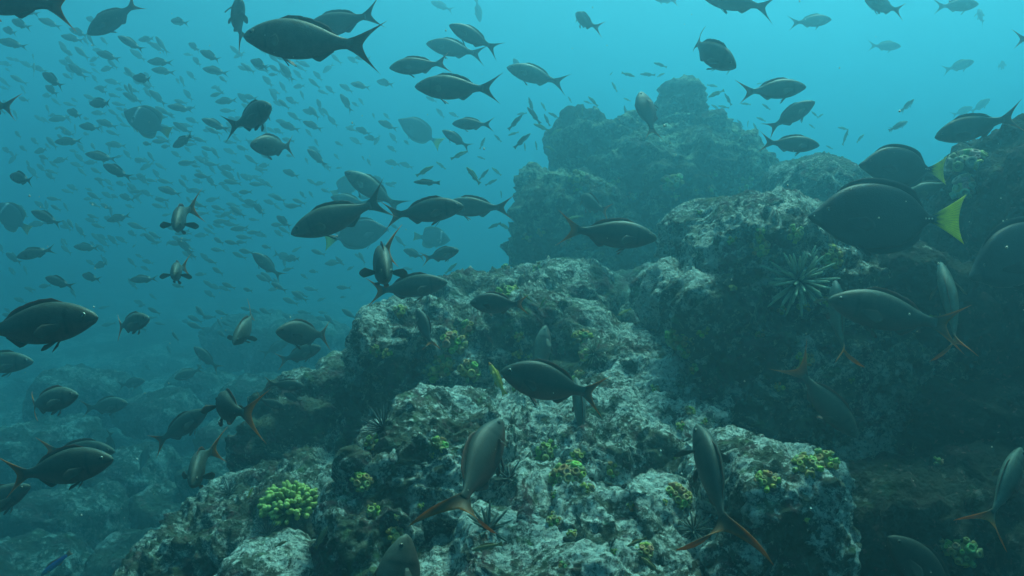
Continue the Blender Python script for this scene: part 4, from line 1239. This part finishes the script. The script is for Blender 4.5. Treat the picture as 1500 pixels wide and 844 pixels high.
# single small fish over the reef
for hd, tl, hue, lab, dd in [
        ((716, 530), (740, 580), 'cream', 'pale yellow fish with an orange snout in front of the red brown fish', 1.95),
        ((691, 806), (737, 797), 'tan', 'tan little fish hovering over pencil spines at the bottom', 1.62),
        ((918, 800), (948, 788), 'tan', 'tan little fish right of the whitest rock patch, bottom centre', 1.5),
        ((938, 815), (968, 842), 'tan', 'brown little fish pointing up left at the bottom edge', 1.5),
        ((843, 752), (853, 776), 'pale', 'tiny dark fish over the whitest rock patch', 1.6),
        ((481, 770), (461, 806), 'tan', 'tan little fish below right of the cauliflower coral', 2.0),
        ((421, 792), (402, 802), 'tan', 'tiny tan fish above the small white boulder', 1.9),
        ((371, 714), (362, 730), 'cream', 'tiny yellow fish left above the cauliflower coral', 2.1),
        ((62, 842), (102, 810), 'blue', 'blue fish with an orange tail in the bottom left corner', 3.6),
        ((800, 436), (790, 452), 'stripe', 'yellow striped wrasse close over the middle boulder', 2.9),
        ((1018, 640), (1000, 648), 'pale', 'tiny dark fish in the shade of the pale ledge', 2.1),
        ((905, 462), (925, 452), 'cream', 'pale little fish over the hazy flat ledge', 3.6),
        ((765, 430), (780, 442), 'stripe', 'striped wrasse near the tail of the compact black fish', 3.0),
        ((830, 322), (855, 316), 'stripe', 'striped wrasse against the left foot of the pinnacle', 4.4)]:
    o = link('small_fish', small_mesh('wrasse', random.uniform(-.3, .3), 1, hue))
    h_ = hit((hd[0] + tl[0]) / 2, (hd[1] + tl[1]) / 2)
    if h_: dd = min(dd, (h_[0] - CAM).dot(FWD) - .05)
    pose(o, hd, tl, 10, .1, d=dd)
    tag(o, lab, 'fish')

# ------------------------------------------------------------------ corals


def frame(n, spin=0.0):
    n = Vector(n).normalized()
    a = n.orthogonal().normalized()
    b = n.cross(a)
    a2 = a * math.cos(spin) + b * math.sin(spin)
    return Matrix((a2, n.cross(a2), n)).transposed()


def cup_geo(V, F, C, c, n, r, hgt, col, seg=10):
    """one polyp: short tube with a rounded rim and a sunken mouth"""
    M = frame(n)
    o = len(V)
    ringz = [(0.85, -.2), (1.0, .35), (1.04, .75), (.90, .96), (.62, .97), (.45, .78), (.25, .70)]
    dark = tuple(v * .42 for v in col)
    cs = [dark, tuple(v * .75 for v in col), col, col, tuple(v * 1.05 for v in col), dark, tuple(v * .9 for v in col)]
    for (rr_, zz), cc in zip(ringz, cs):
        for j in range(seg):
            a = 2 * math.pi * j / seg
            k = 1 + .06 * math.sin(a * 5 + o)
            V.append(tuple(c + M @ Vector((r * rr_ * k * math.cos(a), r * rr_ * k * math.sin(a), hgt * zz))))
            C.append(cc)
    V.append(tuple(c + M @ Vector((0, 0, hgt * .74))))
    C.append(tuple(v * .9 for v in col))
    for i in range(len(ringz) - 1):
        for j in range(seg):
            a, b = o + i * seg + j, o + i * seg + (j + 1) % seg
            F.append((a, b, b + seg, a + seg))
    for j in range(seg):
        F.append((o + (len(ringz) - 1) * seg + j, o + (len(ringz) - 1) * seg + (j + 1) % seg, len(V) - 1))


CUPS = [
    (645, 652, 11, 'yellow cup coral knob on the top edge of the white outcrop, left'), (545, 648, 9, 'small cup coral at the far left shoulder of the white outcrop'),
    (529, 706, 13, 'cup coral clump on the left face of the white outcrop, upper'), (548, 750, 10, 'dull cup coral clump on the left face of the white outcrop, lower'),
    (580, 785, 12, 'orange yellow cup coral just above the teal fish back at the bottom'), (832, 700, 27, 'largest bright yellow cup coral colony, centre of the outcrop'),
    (800, 662, 13, 'yellow cup coral above left of the largest colony'), (845, 668, 9, 'small cup coral between the largest colony and an orange tail'),
    (862, 718, 8, 'tiny cup coral just right of the largest yellow colony'), (993, 728, 18, 'flat pale yellow cup coral left of the fish seen from above'),
    (895, 688, 9, 'green cup coral dot right of the orange tail tip'), (812, 764, 8, 'round yellow cup coral dot on the lower white rock'),
    (944, 808, 11, 'yellow cup coral over the brown little fish at the bottom'), (1124, 704, 14, 'cup coral facing us on the coral topped block'),
    (1180, 682, 18, 'cup coral on the top of the coral topped block, left one'), (1207, 676, 16, 'cup coral at the right tip of the coral topped block'),
    (1115, 362, 13, 'round cup coral high on the urchin boulder, left'), (1166, 343, 9, 'small cup coral right beside the snout of the nearer surgeonfish'),
    (1217, 376, 14, 'yellow cup coral under the belly of the nearer surgeonfish'), (997, 494, 18, 'pale cup coral colony at the left end of the urchin boulder'),
    (1006, 516, 8, 'small cup coral hanging below the pale colony of the urchin boulder'), (851, 494, 12, 'cup coral on the rounded hump behind the red brown fish'),
    (662, 502, 17, 'cup coral on the middle boulder below the compact black fish'), (650, 536, 15, 'greenest cup coral on the middle boulder, lowest'),
    (633, 548, 11, 'cup coral left of the lowest coral on the middle boulder'), (688, 545, 14, 'crumbly pale cup coral right of the greenest coral'),
    (551, 514, 7, 'tiny cup coral on the dark left face of the middle boulder'), (584, 456, 9, 'cup coral on the upper left edge of the middle boulder'),
    (686, 484, 13, 'faded cup coral centred on the middle boulder'), (742, 430, 14, 'cup coral near the tail of the compact black fish'),
    (760, 492, 6, 'cup coral dot above the back of the red brown fish'), (858, 520, 8, 'cup coral dot beside the spiny urchin on the hump'),
    (1411, 808, 17, 'dim cup coral in the shade below an orange tail, bottom right'), (1386, 800, 8, 'small dim cup coral left of the shaded one, bottom right'),
    (1418, 238, 21, 'large pale cup coral ball on top of the right reef wall'), (1416, 274, 16, 'second pale cup coral ball, under the large one on the right reef'),
    (848, 264, 12, 'hazy cup coral on the left shoulder of the pinnacle'), (902, 268, 8, 'hazy small cup coral in the middle of the pinnacle'),
    (986, 268, 14, 'hazy cup coral on top of the front column of the pinnacle'), (1095, 268, 8, 'hazy cup coral on the right flank of the pinnacle')]
rc = random.Random(3)
for _ in range(46):
    CUPS.append((rc.choice([rc.uniform(560, 1040), rc.uniform(560, 1240), rc.uniform(1000, 1380)]), rc.uniform(330, 830), rc.uniform(4.0, 7.5), None))
for _ in range(14):
    CUPS.append((rc.uniform(790, 1110), rc.uniform(210, 390), rc.uniform(3.5, 7), None))
for px, py, rp, lab in CUPS:
    h_ = hit(px, py)
    k_ = 0
    if lab is None and h_ is None: continue
    while lab and (h_ is None or ((h_[0] - CAM).dot(FWD) > 3.6 and py > 300)) and k_ < 30:
        k_ += 1
        py += 3
        h_ = hit(px, py)
    if h_ is None: continue
    c, n, dist = h_
    rad = rp * dist / FPX
    n = (Vector(n) + Vector((0, -.35, .5))).normalized()
    big = min(3.0, max(1.0, rp / 9))
    pr = rad / (1.15 + 1.05 * big)
    col = rc.choice([(.40, .38, .11), (.33, .35, .11), (.44, .40, .13)]) if dist < 3.9 else (.34, .33, .15)
    if px > 1380 and py < 300: col = (.42, .44, .26)
    if py < 560 and px < 800: col = (.36, .33, .10)
    V, F, C = [], [], []
    # dome base
    M = frame(n)
    cnt = int(9 + 12 * (big - 1)) if lab else 6
    ga = math.pi * (3 - 5 ** .5)
    o0 = len(V)
    seg = 18
    for i in range(7):
        th = math.pi / 2 * 1.25 * i / 6 if i else 0.02
        for j in range(seg):
            a = 2 * math.pi * j / seg
            rr_ = rad * .86 * (1 + .10 * math.sin(3 * a + px) + .06 * math.sin(7 * a))
            V.append(tuple(M @ Vector((rr_ * math.sin(th) * math.cos(a), rr_ * math.sin(th) * math.sin(a), rad * .62 * math.cos(th)))))
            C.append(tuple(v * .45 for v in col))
    for i in range(6):
        for j in range(seg):
            a, b = o0 + i * seg + j, o0 + i * seg + (j + 1) % seg
            F.append((a, a + seg, b + seg, b))
    F.append(tuple(o0 + j for j in range(seg)))
    for i in range(cnt):
        th = math.acos(1 - 1.05 * (i + .5) / cnt)
        ph = i * ga + rc.uniform(-.25, .25)
        dv = Vector((math.sin(th) * math.cos(ph), math.sin(th) * math.sin(ph), math.cos(th)))
        s_ = rc.uniform(.5, 1.25)
        cc = tuple(v * rc.uniform(.55, 1.25) for v in col)
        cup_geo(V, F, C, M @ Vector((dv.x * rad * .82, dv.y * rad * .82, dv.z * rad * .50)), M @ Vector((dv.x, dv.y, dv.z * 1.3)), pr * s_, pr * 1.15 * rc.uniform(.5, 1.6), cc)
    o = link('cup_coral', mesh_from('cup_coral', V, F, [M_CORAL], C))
    o.location = Vector(c) - n * rad * .12
    far_ = dist > 4.2
    tag(o, lab or ('tiny hazy coral tuft on the pinnacle' if far_ else 'tiny dull yellow coral tuft dotted over the rocks'), 'coral',
        'yellow cup corals on the rocks' if lab else ('tiny coral tufts on the pinnacle' if far_ else 'tiny coral tufts on the rocks'))

# cauliflower coral: forked knobby branches over a hemisphere
h_ = hit(420, 752)
c, n, dist = h_
rad = 47 * dist / FPX
root = link('cauliflower_coral', None)
root.location = Vector(c) + Vector((0, .03, -.01))
tag(root, 'green cauliflower coral with pale knobby tips on the sloping ridge', 'coral')
V, F, C = [], [], []
rb = random.Random(9)


def tube(V, F, C, pts, rads, cols, seg=8):
    o = len(V)
    for i, p_ in enumerate(pts):
        d = (pts[min(i + 1, len(pts) - 1)] - pts[max(i - 1, 0)]).normalized()
        M = frame(d)
        for j in range(seg):
            a = 2 * math.pi * j / seg
            V.append(tuple(p_ + M @ Vector((rads[i] * math.cos(a), rads[i] * math.sin(a), 0))))
            C.append(cols[i])
    for i in range(len(pts) - 1):
        for j in range(seg):
            a, b = o + i * seg + j, o + i * seg + (j + 1) % seg
            F.append((a, b, b + seg, a + seg))
    F.append(tuple(o + (len(pts) - 1) * seg + j for j in range(seg)))
    F.append(tuple(o + seg - 1 - j for j in range(seg)))


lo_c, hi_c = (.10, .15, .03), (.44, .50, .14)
for i in range(95):
    th = math.acos(1 - 1.0 * (i + .5) / 95)
    ph = i * math.pi * (3 - 5 ** .5)
    dv = Vector((math.sin(th) * math.cos(ph), math.sin(th) * math.sin(ph), math.cos(th) * .85 + .12)).normalized()
    Lb = rad * rb.uniform(.85, 1.08) * (1 - .15 * dv.z)
    for kf in range(2):
        dv2 = (dv + Vector((rb.gauss(0, .10), rb.gauss(0, .10), rb.gauss(0, .10)))).normalized()
        tip = dv2 * Lb * rb.uniform(.9, 1.04)
        rk = rad * rb.uniform(.055, .085)
        p0, p1 = dv * Lb * .2, dv * Lb * .6
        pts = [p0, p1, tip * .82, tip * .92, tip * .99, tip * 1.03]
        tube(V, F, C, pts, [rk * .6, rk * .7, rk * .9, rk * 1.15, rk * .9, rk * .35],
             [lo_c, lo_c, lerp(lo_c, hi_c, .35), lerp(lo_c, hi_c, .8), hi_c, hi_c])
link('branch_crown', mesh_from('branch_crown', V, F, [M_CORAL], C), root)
V, F, C = [], [], []
tube(V, F, C, [Vector((0, 0, -rad * .5)), Vector((0, 0, 0)), Vector((0, 0, rad * .35))], [rad * .45, rad * .5, rad * .25], [lo_c] * 3, 14)
link('stalk', mesh_from('stalk', V, F, [M_CORAL], C), root)

# ------------------------------------------------------------------ sea urchins
def spine_mesh(thick, col, tipc):
    V, F, C = [], [], []
    zs = [0, .08, .3, .6, .88, 1.0]
    rs = [thick * .7, thick, thick * .95, thick * .8, thick * .6, thick * .25]
    tube(V, F, C, [Vector((0, 0, z_)) for z_ in zs], rs, [col, col, lerp(col, tipc, .4), lerp(col, tipc, .7), tipc, tipc], 7)
    return mesh_from('spine', V, F, [M_URCHIN], C)


for px, py, rp, ns, th, col, tipc, lab in [
        (1170, 412, 50, 60, .050, (.012, .018, .012), (.40, .50, .36), 'large thick spined urchin on the right boulder, most striking one'),
        (745, 702, 30, 20, .050, (.035, .035, .03), (.12, .14, .12), 'pencil urchin in a crevice right of the close fish seen from behind'),
        (716, 776, 36, 22, .065, (.035, .035, .03), (.13, .15, .12), 'stout pencil urchin under the wide dark tail at the bottom'),
        (392, 784, 26, 48, .022, (.02, .025, .025), (.05, .06, .06), 'small black urchin below the cauliflower coral'),
        (562, 628, 44, 60, .016, (.025, .03, .03), (.09, .11, .10), 'thin spined dark urchin in the gap left of the white outcrop'),
        (870, 518, 26, 44, .025, (.06, .07, .05), (.26, .30, .22), 'urchin at the right foot of the rounded hump'),
        (1004, 558, 30, 24, .022, (.10, .12, .10), (.32, .38, .34), 'pale sparse spined urchin below the pale coral colony'),
        (1016, 778, 34, 32, .034, (.05, .06, .05), (.18, .22, .19), 'urchin in the dark gap below the fish seen from above'),
        (336, 722, 22, 44, .018, (.03, .04, .035), (.08, .10, .09), 'small thin spined urchin on the upper end of the sloping ridge'),
        (950, 482, 24, 36, .02, (.08, .09, .08), (.26, .30, .26), 'hazy urchin on the flat ledge left of the urchin boulder')]:
    h_ = hit(px, py)
    if h_ is None: continue
    c, n, dist = h_
    rad = rp * dist / FPX
    n = (Vector(n) * .7 + Vector((0, -.5, .7))).normalized()
    c = Vector(c) - n * rad * .12
    root = link('sea_urchin', None)
    root.location = Vector(c) + n * rad * .12
    tag(root, lab, 'sea urchin', 'sea urchins on the rocks')
    bm = bmesh.new()
    bmesh.ops.create_uvsphere(bm, u_segments=20, v_segments=12, radius=rad * .27)
    V = [tuple((v.co.x * (1 + .03 * math.sin(40 * v.co.z)), v.co.y, v.co.z * .8)) for v in bm.verts]
    F = [tuple(v.index for v in f_.verts) for f_ in bm.faces]
    bm.free()
    b_ = link('body', mesh_from('urchin_body', V, F, [M_URCHIN], [col] * len(V)), root)
    b_.matrix_local = frame(n).to_4x4()
    sm_ = spine_mesh(th, col, tipc)
    M = frame(n)
    for i in range(ns):
        tz = 1 - 1.15 * (i + .5) / ns
        ph = i * math.pi * (3 - 5 ** .5)
        st = math.sqrt(max(0, 1 - tz * tz))
        dv = Vector((st * math.cos(ph) + rb.gauss(0, .08), st * math.sin(ph) + rb.gauss(0, .08), tz + rb.gauss(0, .05))).normalized()
        dw = M @ dv
        s_ = link('spine', sm_, root)
        ln = rad * .80 * rb.uniform(.6, 1.15)
        s_.matrix_local = Matrix.Translation(dw * rad * .2) @ frame(dw).to_4x4() @ Matrix.Diagonal((rad, rad, ln, 1))

# ------------------------------------------------------------------ drifting specks
V, F = [], []
for i in range(520):
    d = rc.uniform(.7, 4.5)
    c = P(rc.uniform(-50, 1550), rc.uniform(-50, 894), d)
    s_ = rc.uniform(.0006, .0017)
    o = len(V)
    for q in ((1, 0, -.4), (-.6, .9, -.3), (-.5, -.8, -.2), (.1, 0, 1), (.1, .2, -1)):
        V.append(tuple(c + Vector(q) * s_))
    F += [(o, o + 1, o + 3), (o + 1, o + 2, o + 3), (o + 2, o, o + 3), (o + 1, o, o + 4), (o + 2, o + 1, o + 4), (o, o + 2, o + 4)]
tag(link('drifting_plankton', mesh_from('drifting_plankton', V, F, [M_CORAL], [(.5, .55, .5)] * len(V))), 'tiny pale specks drifting in the water', 'plankton', kind='stuff')
